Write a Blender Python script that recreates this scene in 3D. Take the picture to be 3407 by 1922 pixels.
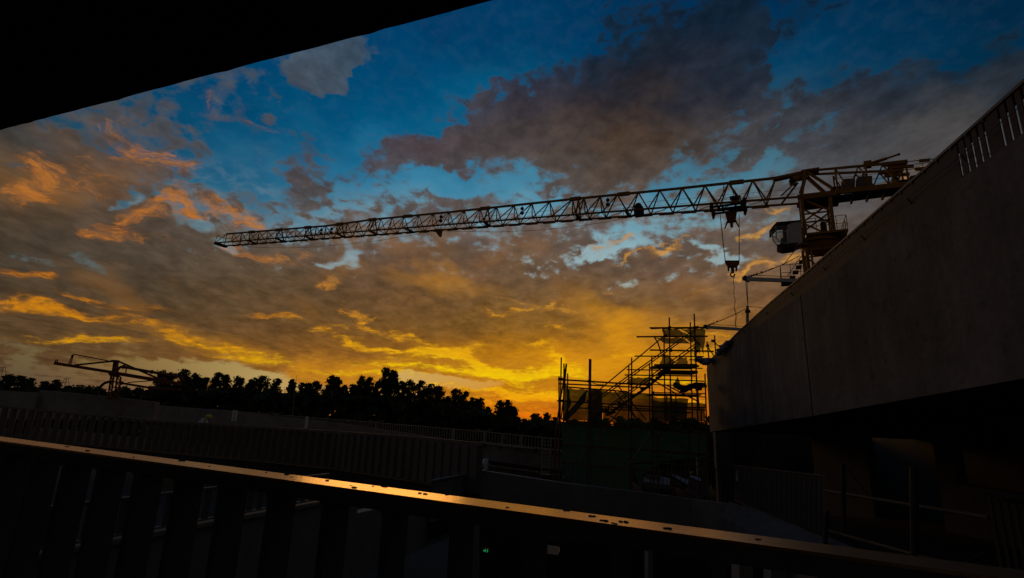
import bpy, bmesh, math, random
import numpy as np
from mathutils import Vector, Matrix
R = math.radians
for _o in list(bpy.data.objects):
    bpy.data.objects.remove(_o)
scene = bpy.context.scene
COL = scene.collection

# ------------------------------------------------------------------ camera
EYE = Vector((0.0, 0.0, 12.0))
PW, PH, FPX = 3407.0, 1922.0, 1735.0        # survey frame of the photograph, focal length in its pixels
_up = Vector((257.0, 6861.0, -FPX)).normalized()        # world up seen in the camera frame
_fw = Vector((0, 0, -1)); _fw = (_fw - _fw.dot(_up) * _up).normalized()
_rt = _fw.cross(_up).normalized()
CAMM = Matrix((_rt, _fw, _up))                            # camera frame -> world
def ray(px, py):
    """World direction of a sight line; the depth along the level view axis is 1."""
    d = CAMM @ Vector((px - PW / 2, -(py - PH / 2), -FPX))
    return d / d.y
def at(px, py, y):
    return EYE + ray(px, py) * y
def onplane(px, py, P, n):
    d = ray(px, py)
    return EYE + d * ((P - EYE).dot(n) / d.dot(n))
def proj(d):
    c = CAMM.transposed() @ d
    if c.z > -1e-4: return None
    return PW / 2 - c.x / c.z * FPX, PH / 2 + c.y / c.z * FPX

cd = bpy.data.cameras.new('camera'); cam = bpy.data.objects.new('camera', cd); COL.objects.link(cam)
cam.matrix_world = Matrix.Translation(EYE) @ CAMM.to_4x4()
cd.sensor_width = 36.0; cd.lens = 36.0 * FPX / PW; cd.clip_start = 0.05; cd.clip_end = 6000
scene.camera = cam
scene.render.resolution_x = 1024; scene.render.resolution_y = 578
scene.view_settings.view_transform = 'Standard'; scene.view_settings.look = 'None'
scene.view_settings.exposure = 0; scene.view_settings.gamma = 1
scene.view_settings.use_curve_mapping = False
scene.render.engine = 'CYCLES'
scene.cycles.transparent_max_bounces = 24
scene.cycles.max_bounces = 6

# ------------------------------------------------------------------ sky
def lin(c):
    return tuple(((v / 255) / 12.92 if v <= 10 else (((v / 255) + 0.055) / 1.055) ** 2.4) for v in c)
world = bpy.data.worlds.new('World'); world.use_nodes = True
NT = world.node_tree; NT.nodes.clear()
def N(t, **kw):
    n = NT.nodes.new(t)
    for k, v in kw.items(): setattr(n, k, v)
    return n
def L(a, b): NT.links.new(a, b)
def put(sock, v):
    if hasattr(v, 'is_output') or isinstance(v, bpy.types.NodeSocket): L(v, sock)
    else: sock.default_value = v
def M(op, a, b=0.0, c=0.0, clamp=False):
    n = N('ShaderNodeMath', operation=op); n.use_clamp = clamp
    put(n.inputs[0], a); put(n.inputs[1], b); put(n.inputs[2], c)
    return n.outputs[0]
def VM(op, a, b=(0, 0, 0)):
    n = N('ShaderNodeVectorMath', operation=op); put(n.inputs[0], a); put(n.inputs[1], b)
    return n.outputs['Value'] if op in ('LENGTH', 'DOT_PRODUCT') else n.outputs[0]
def comb(x, y, z=0.0):
    n = N('ShaderNodeCombineXYZ'); put(n.inputs[0], x); put(n.inputs[1], y); put(n.inputs[2], z); return n.outputs[0]
def sep(v):
    n = N('ShaderNodeSeparateXYZ'); L(v, n.inputs[0]); return n.outputs
def MR(v, a, b, c=0.0, d=1.0, smooth=True):
    n = N('ShaderNodeMapRange'); n.interpolation_type = 'SMOOTHSTEP' if smooth else 'LINEAR'
    put(n.inputs[0], v); put(n.inputs[1], a); put(n.inputs[2], b); put(n.inputs[3], c); put(n.inputs[4], d); return n.outputs[0]
def MIXC(f, a, b, mode='MIX'):
    n = N('ShaderNodeMix', data_type='RGBA', blend_type=mode)
    put(n.inputs[0], f); put(n.inputs[6], a); put(n.inputs[7], b); return n.outputs[2]
def MIXF(f, a, b):
    n = N('ShaderNodeMix', data_type='FLOAT'); put(n.inputs[0], f); put(n.inputs[2], a); put(n.inputs[3], b); return n.outputs[0]
def NOISE(v, scale, detail=6.0, rough=0.55, dist=0.0, dims='3D', w=None):
    n = N('ShaderNodeTexNoise', noise_dimensions=dims)
    L(v, n.inputs['Vector']); n.inputs['Scale'].default_value = scale; n.inputs['Detail'].default_value = detail
    n.inputs['Roughness'].default_value = rough; n.inputs['Distortion'].default_value = dist
    return n.outputs[0]

XS = [0, 425, 850, 1275, 1700, 2125, 2550, 2975, 3400]
YS = [0, 150, 300, 450, 600, 750, 900, 1050, 1200, 1300, 1400]
CLEAR = [
 [(0,58,100),(0,60,103),(0,60,104),(0,54,98),(0,48,86),(0,44,80),(0,40,76),(0,42,72),(0,34,62)],
 [(0,62,100),(0,62,102),(0,64,105),(0,60,100),(0,64,104),(0,54,92),(0,52,88),(0,50,82),(0,44,70)],
 [(28,64,86),(0,64,98),(0,66,104),(0,74,114),(0,84,122),(0,60,92),(8,72,104),(4,56,88),(10,50,74)],
 [(50,64,70),(16,74,104),(8,80,116),(0,88,128),(34,98,134),(50,84,108),(66,96,114),(58,72,84),(60,64,70)],
 [(60,75,84),(44,88,114),(24,92,128),(54,126,160),(62,130,160),(62,122,150),(70,118,136),(52,86,104),(70,76,84)],
 [(62,74,80),(80,102,108),(100,130,142),(100,140,158),(110,152,168),(112,160,176),(110,140,150),(90,94,98),(90,86,84)],
 [(78,88,86),(92,98,94),(136,146,146),(146,164,170),(148,164,166),(160,186,188),(136,156,158),(112,104,98),(100,86,76)],
 [(92,90,74),(112,96,66),(130,106,70),(150,120,70),(160,126,60),(166,124,58),(150,112,62),(140,106,70),(130,100,70)],
 [(104,88,54),(132,106,60),(170,146,86),(184,154,84),(200,152,60),(196,136,36),(190,132,50),(160,110,50),(140,96,50)],
 [(88,68,54),(112,82,58),(186,156,96),(208,180,122),(206,152,70),(192,124,30),(186,116,34),(160,100,40),(130,84,40)],
 [(72,56,50),(96,66,54),(176,112,54),(206,132,44),(232,106,24),(208,112,26),(180,100,30),(140,80,30),(110,70,34)]]
CLOUD = [
 [(30,50,74),(40,60,84),(56,80,104),(40,72,100),(4,52,86),(18,36,56),(18,38,58),(2,42,70),(6,38,60)],
 [(50,68,84),(60,78,98),(76,90,104),(66,92,110),(8,62,98),(26,38,54),(20,40,60),(4,50,78),(24,40,56)],
 [(60,68,76),(74,84,98),(80,86,100),(70,92,112),(52,52,68),(44,42,48),(42,50,64),(40,48,60),(38,48,58)],
 [(76,72,66),(86,82,82),(78,84,96),(78,66,74),(76,66,64),(78,58,42),(74,74,80),(70,68,68),(70,68,68)],
 [(108,84,58),(94,80,70),(82,82,86),(84,80,86),(96,92,92),(94,80,70),(82,86,92),(88,88,92),(86,84,82)],
 [(74,68,58),(84,76,66),(100,96,92),(104,96,92),(104,96,94),(108,98,94),(104,100,98),(90,84,80),(84,78,74)],
 [(72,66,56),(78,72,62),(94,82,66),(108,84,62),(108,88,68),(108,92,78),(116,94,76),(100,86,74),(90,78,68)],
 [(88,70,48),(88,72,50),(100,80,52),(116,88,50),(128,98,50),(136,102,52),(138,104,64),(120,92,62),(100,80,60)],
 [(84,66,42),(106,80,46),(124,86,42),(144,94,26),(170,112,16),(196,130,18),(180,118,34),(150,100,40),(120,84,44)],
 [(72,54,44),(98,70,48),(196,132,32),(190,134,50),(184,122,24),(194,124,20),(184,112,26),(150,94,30),(120,80,36)],
 [(74,54,48),(90,62,50),(160,94,34),(182,100,22),(196,92,12),(196,100,14),(174,96,24),(130,80,30),(100,66,34)]]
COVER = [
 [.3,.35,.35,.05,.15,.42,.3,.25,.3],
 [.5,.5,.45,.0,.15,.62,.35,.22,.5],
 [.6,.38,.2,.05,.38,.85,.62,.7,.9],
 [.75,.42,.32,.3,.85,1,.8,.95,1],
 [.85,.56,.38,.4,.45,.62,.45,.85,.9],
 [.95,.7,.52,.55,.56,.6,.6,.9,1],
 [.95,.9,.8,.9,.85,.6,.75,1,1],
 [.9,.95,1,1,.95,1,1,1,1],
 [.5,.6,1,.9,.9,1,1,1,1],
 [.3,.3,.3,.2,.85,1,1,1,1],
 [.3,.3,.5,.6,.9,1,1,1,1]]
def sample(tab, px, py):
    px = min(max(px, 0), 3399.9); py = min(max(py, 0), 1399.9)
    i = max(k for k in range(len(XS)) if XS[k] <= px); j = max(k for k in range(len(YS)) if YS[k] <= py)
    i = min(i, len(XS) - 2); j = min(j, len(YS) - 2)
    u = (px - XS[i]) / (XS[i+1] - XS[i]); v = (py - YS[j]) / (YS[j+1] - YS[j])
    g = lambda jj, ii: np.atleast_1d(np.array(tab[jj][ii], float))
    return (g(j,i)*(1-u) + g(j,i+1)*u)*(1-v) + (g(j+1,i)*(1-u) + g(j+1,i+1)*u)*v
def azel(px, py):
    d = ray(px, py).normalized()
    return math.degrees(math.atan2(d.x, d.y)), math.degrees(math.asin(d.z))
ELS = [-1, 1.5, 4, 7, 10, 13.5, 17, 21, 25, 29.5, 34, 40, 48, 60, 85]
AZR = 72.0
def dirv(a, e):
    a, e = R(a), R(e)
    return Vector((math.sin(a)*math.cos(e), math.cos(a)*math.cos(e), math.sin(e)))

tc = N('ShaderNodeTexCoord')
dx, dy, dz = sep(tc.outputs['Generated'])
az = M('MULTIPLY', M('ARCTAN2', dx, dy), 180 / math.pi)
el = M('MULTIPLY', M('ARCSINE', dz), 180 / math.pi)
# cloud sheet seen in perspective; its streets run towards the sunset
zc = M('ADD', M('MAXIMUM', dz, 0.0), 0.075)
AZS = R(-6.0)
qx = M('DIVIDE', M('SUBTRACT', M('MULTIPLY', dx, math.cos(AZS)), M('MULTIPLY', dy, math.sin(AZS))), zc)
qy = M('DIVIDE', M('ADD', M('MULTIPLY', dx, math.sin(AZS)), M('MULTIPLY', dy, math.cos(AZS))), zc)
P1 = comb(qx, M('MULTIPLY', qy, 0.62), 0.0)
P2 = comb(qx, M('MULTIPLY', qy, 0.55), 7.3)
AE = comb(M('MULTIPLY', az, 0.1), M('MULTIPLY', el, 0.16), 3.1)
# domain warp
wn = N('ShaderNodeTexNoise'); L(AE, wn.inputs['Vector']); wn.inputs['Scale'].default_value = 2.0; wn.inputs['Detail'].default_value = 4.0
wx, wy, wz = sep(wn.outputs['Color'])
wamp = MR(el, 0.0, 22.0, 1.2, 7.0, smooth=False)
azw = M('ADD', az, M('MULTIPLY', M('SUBTRACT', wx, 0.5), M('MULTIPLY', wamp, 1.3)))
elw = M('ADD', el, M('MULTIPLY', M('SUBTRACT', wy, 0.5), wamp))
A2 = comb(azw, elw, 0.0)
u01 = M('ADD', M('MULTIPLY', azw, 1 / (2 * AZR)), 0.5)
def rows(tab, scalar=None):
    out = None; outa = None
    for k, e in enumerate(ELS):
        r = N('ShaderNodeValToRGB'); r.color_ramp.interpolation = 'LINEAR'
        n = 25 if e < 60 else 2
        while len(r.color_ramp.elements) > 1: r.color_ramp.elements.remove(r.color_ramp.elements[-1])
        for i in range(n):
            a = -AZR + 2 * AZR * i / (n - 1)
            q = proj(dirv(max(-56, min(56, a)) if e < 60 else 0, min(e, 58)))
            if q is None: q = (1700, 0)
            c = lin(sample(tab, *q)); fade = max(0, (abs(a) - 58) / 40)
            if e >= 60: c = lin((6, 40, 72))
            c = tuple(v * (1 - .6 * fade) for v in c)
            al = float(sample(scalar, *q)[0]) if scalar else 1.0
            if e >= 60: al = .4
            el_ = r.color_ramp.elements[0] if i == 0 else r.color_ramp.elements.new(i / (n - 1))
            el_.position = i / (n - 1); el_.color = (c[0], c[1], c[2], al)
        L(u01 if outa is None else M('MULTIPLY_ADD', outc, 1e-6, u01), r.inputs[0])
        if out is None: out, outa = r.outputs[0], r.outputs[1]
        else:
            f = MR(elw, ELS[k-1], e, smooth=False)
            out = MIXC(f, out, r.outputs[0])
            outa = MIXF(f, outa, r.outputs[1])
        outc = VM('DOT_PRODUCT', out, (.3, .3, .3)) if not scalar else outa
    return out, outa
def near_sector(b, sec):
    a, e = azel(b[0], b[1]); a1, e1 = azel(b[0] + 20, b[1])
    k = math.hypot(a1 - a, e1 - e) / 20; c, t = math.cos(R(b[4])), math.sin(R(b[4]))
    wx = math.hypot(b[2] * c, b[3] * t) * k * 1.6; wy = math.hypot(b[2] * t, b[3] * c) * k * 1.6
    return a + wx > sec[0] and a - wx < sec[1] and e + wy > sec[2] and e - wy < sec[3]
def blobs(lst, coord):
    """Sum of soft ellipses; the running sum travels in z so the nodes are evaluated one after another."""
    for (px, py, rx, ry, ang, amt) in lst:
        a, e = azel(px, py); a1, e1 = azel(px + 20, py); a2, e2 = azel(px, py - 20)
        sx = math.hypot(a1 - a, e1 - e) / 20; sy = math.hypot(a2 - a, e2 - e) / 20
        mp = N('ShaderNodeMapping', vector_type='TEXTURE'); L(coord, mp.inputs[0])
        mp.inputs['Location'].default_value = (a, e, 0)
        mp.inputs['Rotation'].default_value = (0, 0, R(-ang) + math.atan2(e1 - e, a1 - a))
        mp.inputs['Scale'].default_value = (rx * sx * 1.5, ry * sy * 1.5, 1e7)
        g = N('ShaderNodeTexGradient', gradient_type='SPHERICAL'); L(mp.outputs[0], g.inputs[0])
        v = N('ShaderNodeVectorMath', operation='MULTIPLY_ADD'); L(g.outputs[1], v.inputs[0])
        v.inputs[1].default_value = (0, 0, amt * 1.05); L(coord, v.inputs[2]); coord = v.outputs[0]
    return sep(coord)[2]
# (x, y, half width, half height, tilt (positive dips to the right), amount)
COVB = [
 (1100,215,140,80,-12,.95),(1190,190,70,60,0,.4),(1000,250,60,50,0,.45),
 (1150,400,330,90,-22,-.55),(1600,120,330,130,-8,-.55),(1290,330,180,90,-20,-.4),(860,560,160,50,35,-.2),
 (2080,315,300,150,-22,.45),(1480,490,230,55,-10,.6),(2420,90,110,150,0,.6),(1720,400,120,90,0,.5),(2150,500,140,90,0,.45),
 (3000,130,330,90,-10,-.5),(2640,230,120,70,-30,-.45),(3150,260,200,45,-22,-.2),(2750,420,120,25,-30,-.25),
 (1520,560,110,70,-10,-.35),(1160,620,90,60,0,-.2),(2270,560,120,35,-20,-.4),(2080,790,130,45,-5,-.3),(1700,610,110,40,-10,-.25),
 (1960,850,110,22,-12,-.45),(2400,860,110,30,10,-.4),(1165,860,40,45,-25,-.45),(1070,880,60,14,10,-.4),(1770,900,70,14,15,-.3),
 (750,830,90,30,10,-.35),(640,740,60,35,0,-.3),(1060,720,90,28,0,-.25),(2000,560,100,30,0,.0),(790,1010,40,8,20,-.25),
 (600,210,140,50,-15,.25),(760,290,60,120,10,.35),(520,420,200,80,20,.2),(950,440,140,60,30,.4),(1010,590,70,110,-15,.35),
 (400,560,260,60,10,.3),(1190,1255,130,26,3,.9),(1130,1235,160,30,0,.6),(1900,1320,300,60,0,.3),
 (780,1242,200,26,8,-1.0),(500,1225,160,22,8,-.5),(1500,1277,210,15,3,-1.0),(1340,1264,80,14,0,-.7),(2300,500,150,45,-20,-.4),(2480,600,140,35,-10,-.35),(2600,380,110,22,-30,-.3),(1800,690,160,40,-8,-.15),(1350,640,120,30,-8,-.15),
 (330,700,200,60,10,.15),(420,650,35,25,0,-.5),(1500,500,110,40,-10,.35),(1560,660,100,30,0,.3),
 (2960,560,60,20,0,-.6),(300,880,100,20,25,-.3),(90,860,130,18,22,-.4)]
HIGH = [
 (130,560,90,90,10,1.0),(60,620,60,40,0,.6),(110,640,60,40,0,.5),(300,560,110,50,10,.6),(560,535,130,40,12,.85),(450,470,90,50,20,.75),(340,620,80,30,10,.4),(640,560,60,16,14,.5),
 (470,730,150,34,-22,1.05),(560,695,110,28,5,1.0),(820,715,85,30,22,1.15),(700,690,60,14,10,.7),(420,800,60,20,0,.5),(640,650,90,20,10,.4),(360,780,70,14,5,.6),(480,790,90,16,20,.5),
 (700,330,90,24,35,.5),(830,400,90,18,30,.4),(200,500,120,40,10,.25),(880,520,70,30,20,.2),
 (860,850,120,24,10,.8),(995,845,30,16,5,.9),(60,930,110,14,14,.75),(150,925,50,12,10,.9),(1070,930,45,16,-12,1.0),
 (90,1020,150,20,12,1.1),(230,1050,140,18,14,.95),(480,1095,220,20,15,.75),(700,1165,170,18,13,.8),(560,1120,90,18,12,.8),(260,1130,160,12,5,.7),
 (420,1145,160,10,5,.55),(380,1020,120,10,15,.6),(250,990,60,8,5,.7),(520,1030,60,10,10,.6),(850,1180,90,14,10,.8),
 (900,1045,60,10,5,.8),(960,1065,30,10,0,.6),(1180,1030,34,12,-5,1.15),(1205,1050,44,10,-15,.8),(1215,1085,46,10,18,.9),(1060,1108,40,14,20,.8),(1160,1138,65,20,-3,1.0),(1060,1085,60,12,-5,.5),(1130,1080,40,10,10,.6),
 (1380,1130,110,16,18,1.1),(1340,1165,130,12,4,1.0),(1480,1178,70,13,0,1.3),(1550,1165,60,13,-15,1.35),(1590,1215,55,13,48,1.25),(1390,1190,110,13,0,.85),
 (1640,1240,100,22,20,1.6),(1760,1238,140,20,-2,1.6),(1560,1237,200,10,3,1.25),(1880,1200,100,26,25,1.3),(1900,1240,70,24,0,.9),(1250,1215,100,16,10,.8),(1240,1245,180,7,4,.9),(870,1205,120,10,8,.7),
 (1745,1040,44,10,-22,1.0),(1830,1025,44,11,-18,1.3),(1700,1000,60,7,12,.6),(1890,1040,60,9,0,.5),(1650,1050,60,9,20,.6),(1800,1140,60,10,0,.7),(1860,1100,70,10,0,.4),
 (1700,1310,260,7,6,.95),(1620,1340,160,8,4,.9),(1800,1310,130,14,0,1.1),(1720,1328,150,8,2,1.0),(1600,1370,260,9,4,.9),(1760,1385,130,10,0,1.1),
 (2065,795,50,13,-18,1.15),(1985,835,46,10,-6,.9),(2230,825,70,8,-20,1.0),(2120,850,60,6,-18,.9),(2510,770,50,10,-24,1.0),(2560,720,50,14,-14,.7),
 (2540,880,100,20,-18,1.0),(2640,845,60,14,-14,1.0),(2480,910,60,10,-15,.8),(2330,965,80,9,-5,.45),(2050,960,70,10,5,.5),(3040,540,60,16,-25,.8),(2640,870,60,30,0,.4),(2810,870,30,10,-10,.8),
 (2250,1020,160,14,0,.2),(2350,1190,80,40,-20,.9),(2330,1120,100,14,5,.6),(2120,1180,140,14,4,.5),(2240,1270,120,10,4,.8),(2180,1330,200,9,4,.8),(2300,1330,60,20,0,.5)]
SOFT = [(1720,1275,420,80,0,.42),(2010,1075,110,60,35,.62),(2100,1130,80,60,55,.6),(2230,1090,130,36,10,.5),(1180,1230,170,34,-4,.8),(1010,1215,60,26,-30,.5),
 (1480,930,160,34,8,.35),(1750,1190,300,60,0,.5),(1940,1215,110,60,0,.8),(2150,1220,180,50,0,.6),(720,1150,220,30,14,.3),(1650,1390,300,30,4,.5),(2020,440,200,40,-25,.0)]

HIGH = [(x, y, rx * (1.15 if ry <= 15 else 1), ry * (1.2 if ry <= 15 else 1), a, m * (1.3 if ry <= 15 else 1.05)) for x, y, rx, ry, a, m in HIGH]
clearC, _ = rows(CLEAR)
cloudC, cover = rows(CLOUD, COVER)
n1 = NOISE(P1, 3.1, 8.0, 0.54, 0.25)
n2 = NOISE(P2, 10.0, 6.0, 0.6, 0.3)
n3 = NOISE(AE, 6.2, 8.0, 0.58, 0.3)
n5 = NOISE(AE, 1.5, 4.0, 0.5, 0.2)
dim = MR(el, 2.0, 9.0, 1.0, 0.86)
nmix = M('ADD', M('ADD', M('MULTIPLY', n1, 0.36), M('MULTIPLY', n3, 0.46)), M('MULTIPLY', n2, 0.18))
# body shading of the cloud, thin parts let the sky through
shade = M('MULTIPLY', MR(n2, 0.3, 0.7, 0.78, 1.10), dim)
shade2 = MR(M('ADD', M('MULTIPLY', n1, 0.5), M('MULTIPLY', n3, 0.5)), 0.38, 0.66, 1.22, 0.80)
body = MIXC(1.0, cloudC, comb(M('MULTIPLY', shade, shade2), M('MULTIPLY', shade, shade2), M('MULTIPLY', shade, shade2)), 'MULTIPLY')
body = MIXC(MR(el, 26.0, 14.0), body, MIXC(1.0, body, (1.03, 0.90, 0.82, 1), 'MULTIPLY'))
veil = MIXC(MR(n3, 0.40, 0.66, 0.0, 0.75), clearC, MIXC(0.6, clearC, (0.32, 0.38, 0.40, 1)))
veil = MIXC(MR(el, 16.0, 25.0, 1.0, 0.03), clearC, veil)
veil = MIXC(MR(el, 6.0, 11.0), clearC, veil)
# light caught by cloud bases and edges
warm = N('ShaderNodeValToRGB'); wr = warm.color_ramp
for i, (p, c) in enumerate([(0.0,(236,96,16)),(0.05,(252,170,12)),(0.10,(255,212,6)),(0.15,(250,184,12)),(0.22,(232,158,26)),(0.33,(216,150,62)),(0.45,(204,148,66)),(0.6,(190,134,58)),(0.75,(140,112,104)),(1.0,(110,104,116))]):
    e_ = wr.elements[i] if i < 2 else wr.elements.new(p)
    e_.position = p; e_.color = (*lin(c), 1)
L(M('DIVIDE', elw, 45.0), warm.inputs[0])
# warm bloom carried by whole stretches of the cloud sheet
body = MIXC(M('MULTIPLY', MR(n5, 0.48, 0.70, 0.0, 0.30), M('MULTIPLY', MR(el, 26.0, 16.0), MR(el, 2.0, 6.0))), body, (*lin((150, 98, 40)), 1))
warmC = MIXC(MR(az, -7.0, -34.0), warm.outputs[0], MIXC(1.0, warm.outputs[0], (0.76, 0.55, 0.50, 1), 'MULTIPLY'))
ns = NOISE(comb(qx, M('MULTIPLY', qy, 0.8), 2.0), 9.0, 7.0, 0.62, 0.4)
nh = NOISE(comb(M('MULTIPLY', azw, 0.22), M('MULTIPLY', elw, 1.25), 5.0), 1.0, 8.0, 0.62, 0.5)
nf = NOISE(comb(M('MULTIPLY', azw, 1.1), M('MULTIPLY', elw, 3.2), 9.0), 1.0, 5.0, 0.6, 0.3)
nn = M('ADD', M('ADD', M('MULTIPLY', ns, 0.32), M('MULTIPLY', nh, 0.36)), M('MULTIPLY', nf, 0.32))
hb = MR(nn, 0.42, 0.66, 0.35, 1.0)
warmC = MIXC(hb, MIXC(0.5, body, warmC), warmC)
glowA = MR(nh, 0.36, 0.62, 0.08, 0.42)
glowC = MIXC(0.5, warmC, MIXC(1.0, warmC, (0.35, 0.27, 0.2, 1), 'MULTIPLY'))
softn = MR(n2, 0.25, 0.75, 0.7, 1.1)
land = MR(el, -0.5, -2.5)
edge0 = MR(n5, 0.35, 0.65, 0.450, 0.405); edge1 = MR(n5, 0.35, 0.65, 0.540, 0.585)      # some banks end crisply, others dissolve
def leaf(sec):
    """The finished colour inside one sector of the sky, with only the cloud features that reach it."""
    pick = lambda l: [b for b in l if near_sector(b, sec)]
    cv = M('ADD', cover, blobs(pick(COVB), A2))
    mask = MR(M('ADD', nmix, M('MULTIPLY', M('SUBTRACT', cv, 0.5), 0.42)), edge0, edge1)
    c = MIXC(mask, veil, body)
    if pick(SOFT):
        c = MIXC(M('MULTIPLY', blobs(pick(SOFT), A2), softn, clamp=True), c, (*lin((214, 142, 20)), 1))
    if pick(HIGH):
        hs = blobs(pick(HIGH), A2)
        c = MIXC(M('MULTIPLY', MR(hs, 0.0, 1.1), glowA), c, glowC)
        hm = MR(M('ADD', M('MULTIPLY', M('MINIMUM', hs, 2.2), 0.155), nn), 0.545, 0.765)
        hm = M('MULTIPLY', hm, MR(hs, 0.0, 0.45))
        c = MIXC(M('MULTIPLY', hm, 0.92), c, warmC)
    c = MIXC(land, c, (0.008, 0.007, 0.006, 1))
    b = N('ShaderNodeBackground'); L(c, b.inputs[0]); return b.outputs[0]
def mixs(f, a, b):
    m = N('ShaderNodeMixShader'); L(f, m.inputs[0]); L(a, m.inputs[1]); L(b, m.inputs[2]); return m.outputs[0]
AZC = [-200, -28, -6, 14, 200]; ELC = [-90, 5.5, 12, 90]
def split_el(a0, a1):
    lo = leaf((a0, a1, ELC[0], ELC[1])); mid = leaf((a0, a1, ELC[1], ELC[2])); hi = leaf((a0, a1, ELC[2], ELC[3]))
    return mixs(M('GREATER_THAN', elw, ELC[1]), lo, mixs(M('GREATER_THAN', elw, ELC[2]), mid, hi))
cols = [split_el(AZC[i], AZC[i+1]) for i in range(4)]
front = mixs(M('GREATER_THAN', azw, AZC[2]),
             mixs(M('GREATER_THAN', azw, AZC[1]), cols[0], cols[1]), mixs(M('GREATER_THAN', azw, AZC[3]), cols[2], cols[3]))
# behind the camera the even dusk sky goes on, darker away from the sunset
far = N('ShaderNodeValToRGB')
for i, (p, c) in enumerate([(0.0,(54,47,44)),(0.2,(66,60,58)),(0.6,(52,50,50)),(1.0,(32,42,50))]):
    e_ = far.color_ramp.elements[i] if i < 2 else far.color_ramp.elements.new(p)
    e_.position = p; e_.color = (*lin(c), 1)
L(MR(dz, 0.0, 0.9, smooth=False), far.inputs[0])
farC = MIXC(MR(dz, -0.01, -0.04), far.outputs[0], (0.006, 0.006, 0.006, 1))
bg2 = N('ShaderNodeBackground'); L(farC, bg2.inputs[0])
ms = N('ShaderNodeMixShader'); L(MR(M('ABSOLUTE', az), 62.0, 76.0), ms.inputs[0]); L(front, ms.inputs[1]); L(bg2.outputs[0], ms.inputs[2])
wo = N('ShaderNodeOutputWorld'); L(ms.outputs[0], wo.inputs[0])
scene.world = world
world.cycles.sampling_method = 'MANUAL'; world.cycles.sample_map_resolution = 512

# the low sun is veiled by the glowing clouds above the tree line: a weak, wide, orange sun
sd = bpy.data.lights.new('sun', 'SUN'); sun = bpy.data.objects.new('sun', sd); COL.objects.link(sun)
sd.energy = 0.19; sd.angle = R(16.0); sd.color = (1.0, 0.48, 0.10)
_sd = ray(1320, 1218).normalized(); sun.rotation_euler = (-_sd).to_track_quat('-Z', 'Y').to_euler()

# ------------------------------------------------------------------ building helpers
rng = random.Random(7); nrng = np.random.default_rng(11)
def mat(name, base, rough=0.8, metal=0.0, var=0.25, scale=3.0, bump=0.0, spec=0.3, second=None, streak=0.0):
    m = bpy.data.materials.new(name); m.use_nodes = True; t = m.node_tree; b = t.nodes['Principled BSDF']
    b.inputs['Roughness'].default_value = rough; b.inputs['Metallic'].default_value = metal
    b.inputs['Specular IOR Level'].default_value = spec
    tcn = t.nodes.new('ShaderNodeNewGeometry'); vec = tcn.outputs['Position']
    if streak:
        mp = t.nodes.new('ShaderNodeMapping'); mp.inputs['Scale'].default_value = (1, 1, streak); t.links.new(vec, mp.inputs[0]); vec = mp.outputs[0]
    n = t.nodes.new('ShaderNodeTexNoise'); n.inputs['Scale'].default_value = scale; n.inputs['Detail'].default_value = 6
    n.inputs['Roughness'].default_value = 0.65
    t.links.new(vec, n.inputs['Vector'])
    r = t.nodes.new('ShaderNodeValToRGB'); r.color_ramp.elements[0].position = 0.3; r.color_ramp.elements[1].position = 0.7
    c2 = second or tuple(v * (1 + var) for v in base)
    r.color_ramp.elements[0].color = (*[v * (1 - var) for v in base], 1); r.color_ramp.elements[1].color = (*c2, 1)
    t.links.new(n.outputs[0], r.inputs[0]); t.links.new(r.outputs[0], b.inputs['Base Color'])
    if bump:
        bp = t.nodes.new('ShaderNodeBump'); bp.inputs['Strength'].default_value = bump; bp.inputs['Distance'].default_value = 0.02
        n2 = t.nodes.new('ShaderNodeTexNoise'); n2.inputs['Scale'].default_value = scale * 9; n2.inputs['Detail'].default_value = 5
        t.links.new(tcn.outputs['Position'], n2.inputs['Vector'])
        t.links.new(n2.outputs[0], bp.inputs['Height']); t.links.new(bp.outputs[0], b.inputs['Normal'])
    return m
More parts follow.
